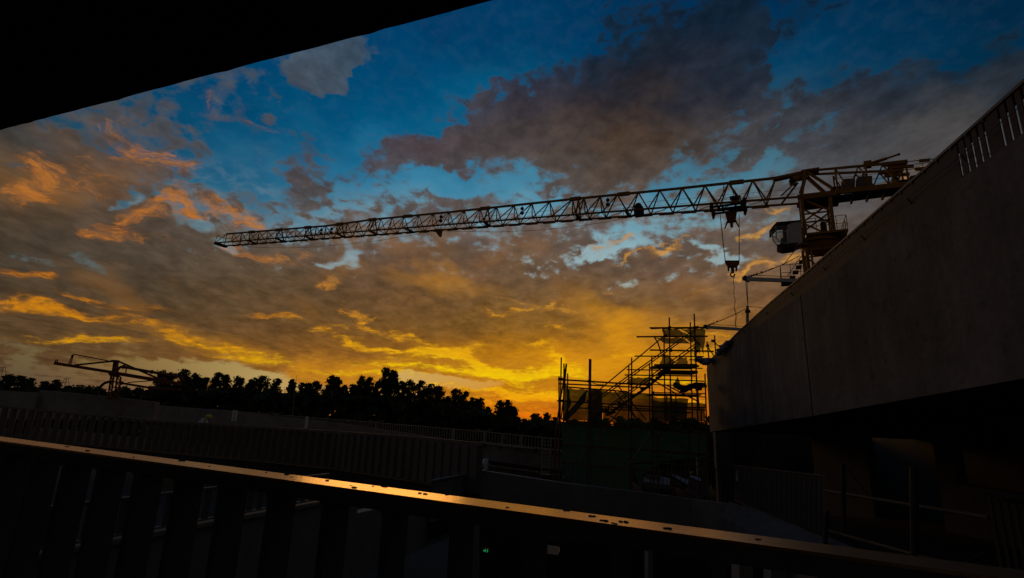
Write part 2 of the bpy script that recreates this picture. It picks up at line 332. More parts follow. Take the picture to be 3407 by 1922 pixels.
MT = dict(
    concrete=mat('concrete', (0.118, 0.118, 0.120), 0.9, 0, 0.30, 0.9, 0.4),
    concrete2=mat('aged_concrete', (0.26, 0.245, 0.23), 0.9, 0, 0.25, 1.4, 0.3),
    walk=mat('dusty_walkway', (0.12, 0.115, 0.11), 0.95, 0, 0.25, 2.0, 0.2),
    hoard=mat('dark_ribbed_sheet', (0.032, 0.032, 0.030), 0.8, 0, 0.2, 2.0, 0.0),
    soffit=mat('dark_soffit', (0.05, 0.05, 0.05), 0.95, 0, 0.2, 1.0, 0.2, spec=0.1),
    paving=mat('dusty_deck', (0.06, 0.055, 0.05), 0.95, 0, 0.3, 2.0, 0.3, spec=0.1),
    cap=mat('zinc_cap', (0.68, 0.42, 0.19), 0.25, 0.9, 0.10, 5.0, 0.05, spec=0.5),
    backwall=mat('shade_toned_wall', (0.11, 0.105, 0.10), 0.95, 0, 0.2, 1.5, 0.0, spec=0.1),  # wall tone lowered to carry the deep shade under the flyover
    plate=mat('grey_steel_plate', (0.15, 0.147, 0.145), 0.6, 0.1, 0.2, 2.0, 0.0),
    slat=mat('brown_grey_slat', (0.17, 0.145, 0.125), 0.7, 0.0, 0.2, 1.2, 0.0),
    pale=mat('pale_baluster', (0.30, 0.27, 0.24), 0.7, 0, 0.15, 3.0, 0.0),
    bandplate=mat('dull_band_plate', (0.055, 0.054, 0.056), 0.75, 0.1, 0.2, 1.5, 0.0),
    white=mat('white_pipe', (0.75, 0.72, 0.70), 0.6, 0, 0.1, 4.0, 0.0),
    crane=mat('crane_yellow', (0.40, 0.165, 0.012), 0.5, 0.0, 0.35, 2.2, 0.0, second=(0.46, 0.20, 0.015)),
    cranedark=mat('greasy_steel', (0.05, 0.04, 0.032), 0.6, 0.3, 0.3, 3.0, 0.0),
    panel=mat('grey_ballast', (0.22, 0.19, 0.17), 0.9, 0, 0.15, 1.5, 0.0),
    cab=mat('cab_shell', (0.55, 0.52, 0.48), 0.6, 0, 0.15, 2.0, 0.0),
    hook=mat('rusty_red_steel', (0.24, 0.06, 0.025), 0.7, 0.1, 0.4, 9.0, 0.0, second=(0.35, 0.16, 0.04)),
    boom=mat('rust_primer', (0.20, 0.075, 0.035), 0.7, 0.1, 0.35, 4.0, 0.0),
    rope=mat('wire_rope', (0.10, 0.09, 0.08), 0.6, 0.5, 0.2, 10.0, 0.0),
    tube=mat('rusty_tube', (0.22, 0.075, 0.035), 0.65, 0.3, 0.4, 3.0, 0.0, second=(0.30, 0.12, 0.06)),
    tube2=mat('grey_tube', (0.24, 0.20, 0.18), 0.5, 0.5, 0.3, 3.0, 0.0),
    plank=mat('timber_plank', (0.16, 0.11, 0.07), 0.9, 0, 0.3, 3.0, 0.0),
    bamboo=mat('pipe_yellow_ledge_glow', (0.15, 0.10, 0.045), 0.6, 0, 0.2, 3.0, 0.0),
    tarp=mat('blue_tarp', (0.30, 0.30, 0.45), 0.6, 0, 0.25, 3.0, 0.0),
    sheet=mat('pale_sheet', (0.65, 0.72, 0.82), 0.35, 0, 0.2, 6.0, 0.0, spec=0.6),
    outrig=mat('galvanised_beam', (0.42, 0.42, 0.42), 0.45, 0.5, 0.15, 5.0, 0.0),
    bark=mat('bark', (0.09, 0.07, 0.05), 0.95, 0, 0.3, 4.0, 0.0),
    leaf=mat('foliage', (0.030, 0.050, 0.022), 0.7, 0, 0.45, 0.35, 0.0, second=(0.055, 0.085, 0.03)),
    ground=mat('earth', (0.05, 0.05, 0.035), 0.95, 0, 0.4, 0.05, 0.0),
    skin=mat('skin', (0.45, 0.28, 0.2), 0.6), shirt=mat('light_shirt', (0.70, 0.75, 0.78), 0.8), trousers=mat('dark_trousers', (0.06, 0.07, 0.10), 0.85),
    helmet=mat('yellow_helmet', (0.75, 0.68, 0.04), 0.4), lump=mat('mortar', (0.05, 0.045, 0.04), 0.95, 0, 0.3, 8),
    signbox=mat('sign_housing', (0.03, 0.03, 0.03), 0.5), bird=mat('bird_feathers', (0.03, 0.03, 0.03), 0.8))
def emis(name, c, s):
    m = bpy.data.materials.new(name); m.use_nodes = True; b = m.node_tree.nodes['Principled BSDF']
    b.inputs['Base Color'].default_value = (*c, 1); b.inputs['Emission Color'].default_value = (*c, 1); b.inputs['Emission Strength'].default_value = s
    return m
def stained_concrete():
    """Cast wall: broad blotches, rain streaks running down, pores and a few damp patches."""
    m = MT['concrete']; t = m.node_tree; b = t.nodes['Principled BSDF']; nd = t.nodes.new; lk = t.links.new
    base = b.inputs['Base Color'].links[0].from_socket; g = nd('ShaderNodeNewGeometry')
    def layer(scale, noise, lo, hi, a, c, det=6):
        mp = nd('ShaderNodeMapping'); mp.inputs['Scale'].default_value = scale; lk(g.outputs['Position'], mp.inputs[0])
        n = nd('ShaderNodeTexNoise'); n.inputs['Scale'].default_value = noise; n.inputs['Detail'].default_value = det; n.inputs['Roughness'].default_value = 0.68; lk(mp.outputs[0], n.inputs['Vector'])
        r = nd('ShaderNodeMapRange'); r.inputs[1].default_value = lo; r.inputs[2].default_value = hi; r.inputs[3].default_value = a; r.inputs[4].default_value = c; lk(n.outputs[0], r.inputs[0]); return r.outputs[0]
    out = base
    for f in (layer((1, 1, .10), 2.6, .42, .68, 1.05, .74), layer((1, 1, .8), .55, .35, .65, .80, 1.22), layer((1, 1, 1), 3.2, .56, .70, 1.0, .55), layer((1, 1, 1), 14, .35, .65, .88, 1.12)):
        v = nd('ShaderNodeVectorMath'); v.operation = 'SCALE'; lk(out, v.inputs[0]); lk(f, v.inputs['Scale']); out = v.outputs[0]
    lk(out, b.inputs['Base Color'])
stained_concrete()
MT['green'] = emis('green_led', (0.02, 0.55, 0.15), 0.45)
def glassmat():
    m = bpy.data.materials.new('cab_glass'); m.use_nodes = True; t = m.node_tree; b = t.nodes['Principled BSDF']
    b.inputs['Base Color'].default_value = (0.55, 0.6, 0.6, 1); b.inputs['Roughness'].default_value = 0.15
    tr = t.nodes.new('ShaderNodeBsdfTransparent'); mx = t.nodes.new('ShaderNodeMixShader'); mx.inputs[0].default_value = 0.12
    tr.inputs[0].default_value = (0.93, 0.95, 0.95, 1)
    t.links.new(tr.outputs[0], mx.inputs[1]); t.links.new(b.outputs[0], mx.inputs[2]); t.links.new(mx.outputs[0], t.nodes['Material Output'].inputs[0]); return m
MT['glass'] = glassmat()
def netmat(name, cover, tint):
    """Woven debris netting: threads too fine to resolve, so part of the light passes."""
    m = bpy.data.materials.new(name); m.use_nodes = True; t = m.node_tree; b = t.nodes['Principled BSDF']
    b.inputs['Base Color'].default_value = (*tint, 1); b.inputs['Roughness'].default_value = 0.9
    g = t.nodes.new('ShaderNodeNewGeometry'); n = t.nodes.new('ShaderNodeTexNoise'); n.inputs['Scale'].default_value = 1.6; n.inputs['Detail'].default_value = 5
    t.links.new(g.outputs['Position'], n.inputs['Vector'])
    r = t.nodes.new('ShaderNodeMapRange'); r.inputs[1].default_value = 0.3; r.inputs[2].default_value = 0.7
    r.inputs[3].default_value = cover - 0.07; r.inputs[4].default_value = min(1, cover + 0.07); t.links.new(n.outputs[0], r.inputs[0])
    tr = t.nodes.new('ShaderNodeBsdfTransparent'); tr.inputs[0].default_value = (0.62, 0.66, 0.46, 1)
    mx = t.nodes.new('ShaderNodeMixShader'); t.links.new(r.outputs[0], mx.inputs[0])
    tl = t.nodes.new('ShaderNodeBsdfTranslucent'); tl.inputs[0].default_value = (*[v * 1.2 for v in tint], 1); ma = t.nodes.new('ShaderNodeMixShader'); ma.inputs[0].default_value = 0.35
    t.links.new(b.outputs[0], ma.inputs[1]); t.links.new(tl.outputs[0], ma.inputs[2])
    t.links.new(tr.outputs[0], mx.inputs[1]); t.links.new(ma.outputs[0], mx.inputs[2]); t.links.new(mx.outputs[0], t.nodes['Material Output'].inputs[0]); return m
MT['net'] = netmat('green_netting', 0.86, (0.030, 0.085, 0.050))
MT['netd'] = netmat('dense_green_netting', 0.93, (0.034, 0.120, 0.082))

def tag(o, label=None, cat=None, group=None, kind=None):
    if label: o['label'] = label
    if cat: o['category'] = cat
    if group: o['group'] = group
    if kind: o['kind'] = kind
    return o
def thing(name, label, cat, loc=(0, 0, 0), group=None):
    o = bpy.data.objects.new(name, None); COL.objects.link(o); o.location = loc; o.empty_display_size = 0.1
    return tag(o, label, cat, group)
def root_loc(p):
    v = Vector((0, 0, 0))
    while p is not None: v += p.location; p = p.parent
    return v
def obj(name, me, parent=None, m=None):
    if m is not None and not me.materials: me.materials.append(MT[m] if isinstance(m, str) else m)
    o = bpy.data.objects.new(name, me); COL.objects.link(o)
    if parent is not None: o.parent = parent
    return o
class MB:
    """Collects simple solids given in world coordinates and links them as one mesh."""
    def __init__(s): s.v = []; s.f = []
    def add(s, vs, fs):
        k = len(s.v); s.v += [tuple(v) for v in vs]; s.f += [tuple(k + i for i in f) for f in fs]; return s
    def tube(s, a, b, r, n=6, r2=None):
        a, b = Vector(a), Vector(b); d = (b - a)
        if d.length < 1e-6: return s
        d.normalize(); u = d.orthogonal().normalized(); w = d.cross(u); r2 = r if r2 is None else r2
        vs = []
        for c, rr in ((a, r), (b, r2)):
            for i in range(n):
                t = 2 * math.pi * i / n; vs.append(c + u * math.cos(t) * rr + w * math.sin(t) * rr)
        fs = [(i, (i+1) % n, n + (i+1) % n, n + i) for i in range(n)] + [tuple(range(n))[::-1], tuple(range(n, 2*n))]
        return s.add(vs, fs)
    def path(s, pts, r, n=6):
        for a, b in zip(pts[:-1], pts[1:]): s.tube(a, b, r, n)
        return s
    def beam(s, a, b, w, h, up=(0, 0, 1)):
        """Rectangular bar from a to b, w wide, h high."""
        a, b = Vector(a), Vector(b); d = (b - a).normalized(); up = Vector(up)
        sd = d.cross(up)
        if sd.length < 1e-4: sd = d.cross(Vector((1, 0, 0)))
        sd.normalize(); u = sd.cross(d).normalized()
        vs = [c + sd * (x * w / 2) + u * (z * h / 2) for c in (a, b) for x, z in ((-1,-1),(1,-1),(1,1),(-1,1))]
        return s.add(vs, [(0,1,2,3)[::-1],(4,5,6,7),(0,1,5,4),(1,2,6,5),(2,3,7,6),(3,0,4,7)])
    def hexa(s, lo, hi):
        """Solid between two matching quads."""
        return s.add(list(lo) + list(hi), [(0,1,2,3)[::-1],(4,5,6,7),(0,1,5,4),(1,2,6,5),(2,3,7,6),(3,0,4,7)])
    def box(s, c, sx, sy, sz, ax=None):
        c = Vector(c); ex, ey, ez = ax or (Vector((1,0,0)), Vector((0,1,0)), Vector((0,0,1)))
        q = lambda z: [c + ex * (a * sx / 2) + ey * (b * sy / 2) + ez * (z * sz / 2) for a, b in ((-1,-1),(1,-1),(1,1),(-1,1))]
        return s.hexa(q(-1), q(1))
    def prism(s, pts, off):
        """Polygon given by its corners, pushed out by the vector off."""
        n = len(pts); off = Vector(off); a = [Vector(p) for p in pts]
        return s.add(a + [p + off for p in a], [tuple(range(n))[::-1], tuple(range(n, 2*n))] + [(i, (i+1) % n, n + (i+1) % n, n + i) for i in range(n)])
    def ball(s, c, r, sz=1.0, n=8, m=5, jit=0.0):
        c = Vector(c); vs = []; fs = []
        for j in range(1, m):
            ph = math.pi * j / m
            for i in range(n):
                t = 2 * math.pi * i / n; k = 1 + (rng.random() - .5) * jit
                vs.append(c + Vector((math.sin(ph) * math.cos(t) * r * k, math.sin(ph) * math.sin(t) * r * k, math.cos(ph) * r * sz * k)))
        vs += [c + Vector((0, 0, r * sz)), c - Vector((0, 0, r * sz))]; T = len(vs) - 2
        for j in range(m - 2):
            for i in range(n): fs.append((j*n + i, j*n + (i+1) % n, (j+1)*n + (i+1) % n, (j+1)*n + i))
        for i in range(n): fs += [(T, (i+1) % n, i), (T + 1, (m-2)*n + i, (m-2)*n + (i+1) % n)]
        return s.add(vs, fs)
    def build(s, name, m, parent=None, **kw):
        o = Vector((0, 0, 0)) if parent is None else root_loc(parent)
        me = bpy.data.meshes.new(name); me.from_pydata([(Vector(v) - o)[:] for v in s.v], [], s.f)
        bm = bmesh.new(); bm.from_mesh(me); bmesh.ops.recalc_face_normals(bm, faces=bm.faces); bm.to_mesh(me); bm.free()
        ob = obj(name, me, parent, m); tag(ob, **kw); return ob
def top(name, mb, m, label, cat, group=None, kind=None):
    """A thing that is one mesh: its origin is moved to its base."""
    c = Vector((sum(v[0] for v in mb.v) / len(mb.v), sum(v[1] for v in mb.v) / len(mb.v), min(v[2] for v in mb.v)))
    mb.v = [(Vector(v) - c)[:] for v in mb.v]
    o = mb.build(name, m); o.location = c
    return tag(o, label, cat, group, kind)
ORD = ['first', 'second', 'third', 'fourth', 'fifth', 'sixth', 'seventh', 'eighth', 'ninth', 'tenth', 'eleventh', 'twelfth', 'thirteenth', 'fourteenth', 'fifteenth',
       'sixteenth', 'seventeenth', 'eighteenth', 'nineteenth', 'twentieth', 'twenty first', 'twenty second', 'twenty third', 'twenty fourth', 'twenty fifth', 'twenty sixth', 'twenty seventh', 'twenty eighth']
def Z(z): return EYE.z + z
EZ = Vector((0, 0, 1))

# ------------------------------------------------------------------ ground
g = MB(); G = 2600
g.add([(-G, -60, 0), (G, -60, 0), (G, G, 0), (-G, G, 0)], [(0, 1, 2, 3)])
tag(g.build('ground', 'ground'), kind='structure')

# ------------------------------------------------------------------ the level the camera stands on: deck, soffit above, railing
RD = Vector((0.9220, -0.3873, -0.0250)).normalized()          # railing direction, to the right and slightly down
RN = Vector((0.3873, 0.9220, 0)).normalized()                 # outwards
RP = EYE + ray(1703, 1674) * 2.4455                           # far edge of the cap rail, 0.35 m below the eye
dk = MB(); a = RP - RD * 16 - EZ * 1.2; b = RP + RD * 3.2 - EZ * 1.2
dk.hexa([a - RN * 9 - EZ * .35, b - RN * 9 - EZ * .35, b + RN * .1 - EZ * .35, a + RN * .1 - EZ * .35], [a - RN * 9, b - RN * 9, b + RN * .1, a + RN * .1])
tag(dk.build('deck_floor', 'paving'), kind='structure')
SD = Vector((0.9222, -0.3854, -0.0325)).normalized()
SP = EYE + ray(800, 222) * 2.724
sl = MB(); n_ = 150
e0 = []
for i in range(n_ + 1):
    p = SP + SD * (-10 + 14.4 * i / n_) + RN * (rng.uniform(-.0022, .0022) + .001 * math.sin(i * .3) + (0.006 if i % 11 == 4 else 0))
    e0.append(p)
for p, q in zip(e0[:-1], e0[1:]):
    sl.hexa([p - RN * 9, q - RN * 9, q, p], [p - RN * 9 + EZ * .6, q - RN * 9 + EZ * .6, q + EZ * .6, p + EZ * .6])
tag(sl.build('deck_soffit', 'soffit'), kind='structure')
bw = MB(); a = RP - RD * 16 - RN * 8.6 - EZ * 1.2; b = RP + RD * 3.2 - RN * 8.6 - EZ * 1.2
bw.hexa([a, b, b - RN * .2, a - RN * .2], [a + EZ * 3.25, b + EZ * 3.25, b - RN * .2 + EZ * 3.25, a - RN * .2 + EZ * 3.25])
tag(bw.build('rear_light_blocker', 'soffit'), kind='structure')  # unseen wall behind the camera, added to hold back sky light
rail = thing('guard_railing', 'near dark plate railing with a broad glowing metal cap crossing the foreground', 'railing', tuple(RP - EZ * 1.2))
CW = 0.168
cp = MB(); a = RP - RD * 13; b = RP + RD * 3.0
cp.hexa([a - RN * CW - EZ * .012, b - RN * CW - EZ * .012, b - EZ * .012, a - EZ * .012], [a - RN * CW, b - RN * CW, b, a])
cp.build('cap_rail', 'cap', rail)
fs = MB()
fs.hexa([a - RN * (CW - .006) - EZ * .075, b - RN * (CW - .006) - EZ * .075, b - RN * .008 - EZ * .075, a - RN * .008 - EZ * .075],
        [a - RN * (CW - .006) - EZ * .0125, b - RN * (CW - .006) - EZ * .0125, b - RN * .008 - EZ * .0125, a - RN * .008 - EZ * .0125])
fs.build('top_box', 'plate', rail)
# plates: their right-hand gap corners follow the measured rhythm of the railing
def rail_t(px, py):
    X = onplane(px, py, RP - RN * CW, RN); return (X - RP).dot(RD)
ta, tb = rail_t(212, 1505), rail_t(1496, 1695); pitch = (tb - ta) / 8
pm = bpy.data.meshes.new('post'); bm = bmesh.new()
T, D = pitch * .12, .15
prof = [(-T/2, -1.12), (T/2, -1.12), (T/2, -.10), (T/2 + .02, -.0755), (-T/2 - .02, -.0755), (-T/2, -.10)]
mbp = MB(); mbp.prism([RD * x + EZ * z - RN * (CW - .01) for x, z in prof], RN * D)
pm.from_pydata(mbp.v, [], mbp.f); pm.materials.append(MT['plate'])
for k in range(-9, 16):
    t = ta + pitch * k + T * .5
    if t > 2.9: break
    o = obj('post', pm, rail); o.location = RP + RD * t - (RP - EZ * 1.2)
lb = MB(); lb.hexa(*[[p + EZ * z for p in (a - RN * (CW - .02), b - RN * (CW - .02), b - RN * .02, a - RN * .02)] for z in (-1.19, -1.12)])
lb.build('bottom_rail', 'plate', rail)
# mortar crumbs lying on the cap
for ci, (px, py, r) in enumerate([(75,1457,.016),(110,1463,.02),(128,1468,.014),(222,1485,.018),(290,1500,.024),(445,1521,.014),(515,1518,.016),(605,1533,.026),(697,1551,.01),(885,1572,.010),(953,1578,.026),(970,1587,.012),(1088,1599,.024),(1168,1615,.009),(1175,1622,.024),(1241,1617,.012),(1280,1618,.024),(1398,1640,.020),(1412,1643,.018),(1487,1646,.012),(1687,1688,.012),(1885,1698,.022),(1967,1717,.020),(2008,1733,.022),(2045,1742,.018),(2074,1737,.024),(2222,1759,.024),(2524,1795,.016)]):
    d = ray(px, py); P = EYE + d * (((RP - EYE).dot(RN.cross(RD))) / d.dot(RN.cross(RD)))
    m_ = MB(); r *= .5
    for _ in range(3):
        m_.ball(P + RD * rng.uniform(-r, r) + RN * rng.uniform(-r, r) * .6 + EZ * r * .12, r * rng.uniform(.6, 1), .35, 7, 4, .5)
    top('mortar_crumb', m_, 'lump', 'dark crumb of dried mortar on the near cap rail, ' + ORD[ci] + ' from its left end', 'debris', 'mortar crumbs on the cap rail')

# ------------------------------------------------------------------ the long concrete wall of the flyover on the right
W0 = EYE + ray(3407, 800) * 5.0; WD = Vector((math.sin(R(11.3146)), math.cos(R(11.3146)), 0)); WN = Vector((WD.y, -WD.x, 0))   # WN points away to the right
def wz(tab, t):
    if t <= tab[0][0]:
        (a0, z0), (a1, z1) = tab[0], tab[1]; return z0 + (z1 - z0) / (a1 - a0) * (t - a0)
    return float(np.interp(t, [q[0] for q in tab], [q[1] for q in tab]))
WTOP = [(0, 3.535), (1.24, 3.49), (5.64, 3.38), (8.64, 3.335), (12.28, 3.21), (16.47, 2.985), (19.12, 2.88)]
WBOT = [(0, .63), (3.94, .45), (6.53, .33), (15.6, -.02), (19.12, -.155)]
BAND = [(0, .50), (2, .46), (8, .38), (14, .30), (19.2, .26)]
def wp(t, z, off=0): v = EYE + (W0 - EYE) + WD * t + WN * off; return Vector((v.x, v.y, Z(z)))
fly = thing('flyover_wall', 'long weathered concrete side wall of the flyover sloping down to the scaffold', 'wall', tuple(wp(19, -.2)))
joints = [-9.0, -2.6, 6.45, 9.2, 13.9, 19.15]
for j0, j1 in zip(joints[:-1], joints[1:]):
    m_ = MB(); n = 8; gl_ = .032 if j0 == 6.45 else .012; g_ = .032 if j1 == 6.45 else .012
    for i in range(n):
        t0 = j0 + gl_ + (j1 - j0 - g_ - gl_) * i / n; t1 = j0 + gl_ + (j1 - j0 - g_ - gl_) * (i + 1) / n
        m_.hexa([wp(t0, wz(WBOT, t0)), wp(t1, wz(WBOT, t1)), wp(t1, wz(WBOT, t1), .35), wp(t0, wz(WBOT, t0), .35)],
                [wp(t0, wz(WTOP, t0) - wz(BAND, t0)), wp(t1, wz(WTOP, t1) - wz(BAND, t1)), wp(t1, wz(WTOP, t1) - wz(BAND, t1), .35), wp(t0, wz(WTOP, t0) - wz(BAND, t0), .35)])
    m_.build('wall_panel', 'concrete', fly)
    if j1 < 19:
        jm = MB(); jm.hexa([wp(j1 - g_ - .004, wz(WBOT, j1) + .01, .06), wp(j1 + g_ + .004, wz(WBOT, j1) + .01, .06), wp(j1 + g_ + .004, wz(WBOT, j1) + .01, .3), wp(j1 - g_ - .004, wz(WBOT, j1) + .01, .3)],
                [wp(j1 - g_ - .004, wz(WTOP, j1) - wz(BAND, j1) - .01, .06), wp(j1 + g_ + .004, wz(WTOP, j1) - wz(BAND, j1) - .01, .06), wp(j1 + g_ + .004, wz(WTOP, j1) - wz(BAND, j1) - .01, .3), wp(j1 - g_ - .004, wz(WTOP, j1) - wz(BAND, j1) - .01, .3)])
        jm.build('joint_filler', 'hoard', fly)
ds = MB()
for t0, t1 in zip(joints[:-1], joints[1:]):
    q = lambda t, o, z: wp(t, wz(WBOT, t) + z, o)
    ds.hexa([q(t0, .351, .02), q(t1, .351, .02), q(t1, 9, .02), q(t0, 9, .02)], [q(t0, .351, .45), q(t1, .351, .45), q(t1, 9, .45), q(t0, 9, .45)])
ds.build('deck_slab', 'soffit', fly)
# parapet railing along the top of the wall: plates under a thin cap
par = thing('parapet_railing', 'dark upright plate railing along the top edge of the sloping flyover wall', 'railing', tuple(wp(19, 2.6)))
cm = MB(); sm = MB()
tt = np.linspace(-4, 19.1, 34)
for t0, t1 in zip(tt[:-1], tt[1:]):
    cm.hexa([wp(t0, wz(WTOP, t0) - .035, -.02), wp(t1, wz(WTOP, t1) - .035, -.02), wp(t1, wz(WTOP, t1) - .035, .17), wp(t0, wz(WTOP, t0) - .035, .17)],
            [wp(t0, wz(WTOP, t0), -.02), wp(t1, wz(WTOP, t1), -.02), wp(t1, wz(WTOP, t1), .17), wp(t0, wz(WTOP, t0), .17)])
cm.build('cap_rail', 'plate', par)
slots = []
for px, py, w in [(3186,490,4),(3208,467,4),(3228,445,5),(3250,428,5),(3271,410,5),(3324,380,6),(3347,352,6),(3375,335,7),(3398,300,7),(3425,280,7),(3452,250,8),(3480,225,8)]:
    t0, t1 = [(onplane(px + s_ * w / 2, py, W0, WN) - W0).dot(WD) for s_ in (1, -1)]
    slots.append((t0, t1 + .012))
slots.sort(); edges = [-4.0] + [v for sl_ in slots for v in sl_] + [2.2 + i * 1.2 for i in range(14)] + [19.05]
for i in range(len(edges) - 1):
    t0, t1 = edges[i], edges[i + 1]
    if (t0, t1) in slots or t1 - t0 < .01: continue
    g_ = .004 if t0 > 2 else 0
    m_ = MB(); q = lambda t, top_: wp(t, wz(WTOP, t) - (.036 if top_ else wz(BAND, t)), 0)
    o_ = WN * .012
    m_.hexa([q(t0 + g_, 0), q(t1 - g_, 0), q(t1 - g_, 0) + o_, q(t0 + g_, 0) + o_], [q(t0 + g_, 1), q(t1 - g_, 1), q(t1 - g_, 1) + o_, q(t0 + g_, 1) + o_]); m_.build('plate_panel', 'bandplate', par)
# short stiffeners showing as dark teeth under the cap
t = .2; tooth = None
while t < 19:
    m_ = MB(); m_.box(wp(t, wz(WTOP, t) - .052, -.008), .03, .014, .03, (WD, WN, EZ)); m_.build('cap_cleat', 'cranedark', par); t += .30
hw = MB(); br = MB()
for t0, t1 in zip(tt[:-1], tt[1:]): hw.tube(wp(t0, wz(WTOP, t0) - wz(BAND, t0) * .55, -.07), wp(t1, wz(WTOP, t1) - wz(BAND, t1) * .55, -.05), .005, 5)
hw.build('tension_wire', 'rope', par)
for t in (.55, 1.75, 3.2, 4.9, 6.9, 9.0, 11.6, 14.4, 17.2):
    m_ = MB(); zc_ = wz(WTOP, t) - wz(BAND, t) * .55; m_.beam(wp(t, zc_, -.06), wp(t + .03, zc_ - .07, .0), .012, .015); m_.build('wire_bracket', 'cranedark', par)
# patches on the wall where formwork ties and a repair sit
pa = MB(); pa.hexa([wp(5.15, 2.30, -.004), wp(5.55, 2.28, -.004), wp(5.55, 2.28, .001), wp(5.15, 2.30, .001)], [wp(5.15, 2.55, -.004), wp(5.55, 2.53, -.004), wp(5.55, 2.53, .001), wp(5.15, 2.55, .001)])
pa.build('repair_patch', 'walk', fly)
for tt_, zz_ in [(4.3, 2.75), (4.42, 2.78), (4.9, 2.62), (3.1, 1.1), (7.6, 1.2), (7.6, 2.3), (5.2, 1.3), (2.2, 2.0), (8.6, .8)]:
    m_ = MB(); m_.tube(wp(tt_, zz_, -.003), wp(tt_, zz_, .002), .022, 8); m_.build('tie_hole', 'hoard', fly)
# ropes hanging down the face of the wall
for ri, (x0, y0, x1, y1, dep) in enumerate([(2460,1140,2475,1790,-.12),(2487,1115,2510,1805,-.14),(2493,1112,2528,1810,-.10),(2516,1090,2546,1600,-.10),(2497,1110,2536,1810,-.12)]):
    P0 = wp(0, 0, dep); A_ = onplane(x0, y0, P0, WN); B_ = onplane(x1, y1, P0, WN)
    t_ = (A_ - P0).dot(WD); A_.z = Z(wz(WTOP, t_) - wz(BAND, t_) * .9); B_.z = max(B_.z, Z(-3.2))
    m_ = MB(); B2 = Vector((A_.x, A_.y, B_.z)); pts = [A_.lerp(B2, i / 14) + WD * (0.008 * math.sin(i * 1.3 + x0)) for i in range(15)]
    m_.path(pts, .007, 5)
    top('hanging_rope', m_, 'rope', 'thin dark rope hanging down the concrete wall, ' + ['leftmost', 'second from the left', 'third from the left', 'rightmost', 'fourth from the left'][ri] + ' of five', 'rope', 'ropes hanging down the flyover wall')

# ------------------------------------------------------------------ outrigger rigs of the suspended platform, standing on the flyover
def outrigger(head, tail, post_top, post_bot, anchor, label):
    r_ = thing('outrigger_rig', label, 'lifting rig', (tail.x, tail.y, min(tail.z, post_bot.z)), 'outrigger rigs on the flyover')
    MB().beam(head, tail, .07, .095).build('beam', 'outrig', r_)
    MB().beam(head + EZ * .11, tail + EZ * .11, .012, .012).build('upper_rope', 'rope', r_)
    m_ = MB(); d = (tail - head).normalized(); sd = d.cross(EZ).normalized()
    m_.prism([head + d * (.085 * math.cos(a)) + EZ * (.085 * math.sin(a)) - sd * .04 for a in [i * math.pi / 4 for i in range(8)]], sd * .08); m_.build('end_plate', 'outrig', r_)
    m_ = MB(); m_.tube(head - d * .09 - sd * .04 + EZ * .02, head - d * .09 + sd * .04 + EZ * .02, .065, 10); m_.build('pulley', 'cranedark', r_)
    if post_top is not None:
        m_ = MB(); m_.tube(post_bot, post_top, .05, 8); m_.build('post', 'tube2', r_)
        m_ = MB(); m_.tube(post_top - EZ * .16, post_top - EZ * .08, .09, 8); m_.tube(post_top, post_top + EZ * .07, .04, 8); m_.build('collar', 'cranedark', r_)
    if anchor is not None:
        m_ = MB(); L_ = anchor - head; pts = [head + EZ * .06 + (anchor - head - EZ * .06) * (i / 10) - EZ * (.25 * 4 * (i / 10) * (1 - i / 10) * L_.length / 12) for i in range(11)]
        m_.path(pts, .012, 5); m_.build('stay_rope', 'rope', r_)
        m_ = MB()
        for f in (.06, .1, .15, .24): m_.ball(head + EZ * .06 + L_ * f - EZ * (.25 * 4 * f * (1 - f) * L_.length / 12), .03)
        m_.build('rope_clips', 'cranedark', r_)
    return r_
yu = 13.2
h1 = at(2490, 928, yu); t1_ = at(2650, 934, yu + .1)
h2 = at(2355, 1088, 17.8); t2_ = at(2475, 1096, 17.9)
p2t = at(2487, 1024, 17.2); p2b = at(2487, 1100, 17.2)
outrigger(h1, t1_, None, h1, at(2660, 850, yu + 1.2), 'upper grey outrigger beam with a pulley and taut stay rope beside the tower crane mast')
outrigger(h2, t2_, p2t, p2b, p2t, 'lower grey outrigger beam with a short collared post above the scaffold')
for di, dx in enumerate((-4, 0, 5)):
    m_ = MB(); m_.path([at(2483 + dx * .8, 932, yu + .02), at(2486 + dx * .4, 980, yu + .02), at(2489, 1024, yu + .02)], .006, 5)
    top('hanging_rope', m_, 'rope', 'thin rope dropping from the upper outrigger pulley, ' + ['left', 'middle', 'right'][di] + ' of three', 'rope', 'ropes below the upper outrigger')
m_ = MB(); m_.path([p2t + EZ * .05, at(2515, 1021, 17.3), at(2540, 1024, 17.3)], .01, 5)
top('loose_cable', m_, 'rope', 'short slack cable running right from the collared post to the wall top', 'cable')
m_ = MB(); m_.path([at(2545, 905, yu + .4), at(2565, 893, yu + .4), at(2588, 888, yu + .4)], .008, 5)
top('loose_cable', m_, 'rope', 'short loose cable end bent above the upper outrigger beam', 'cable')

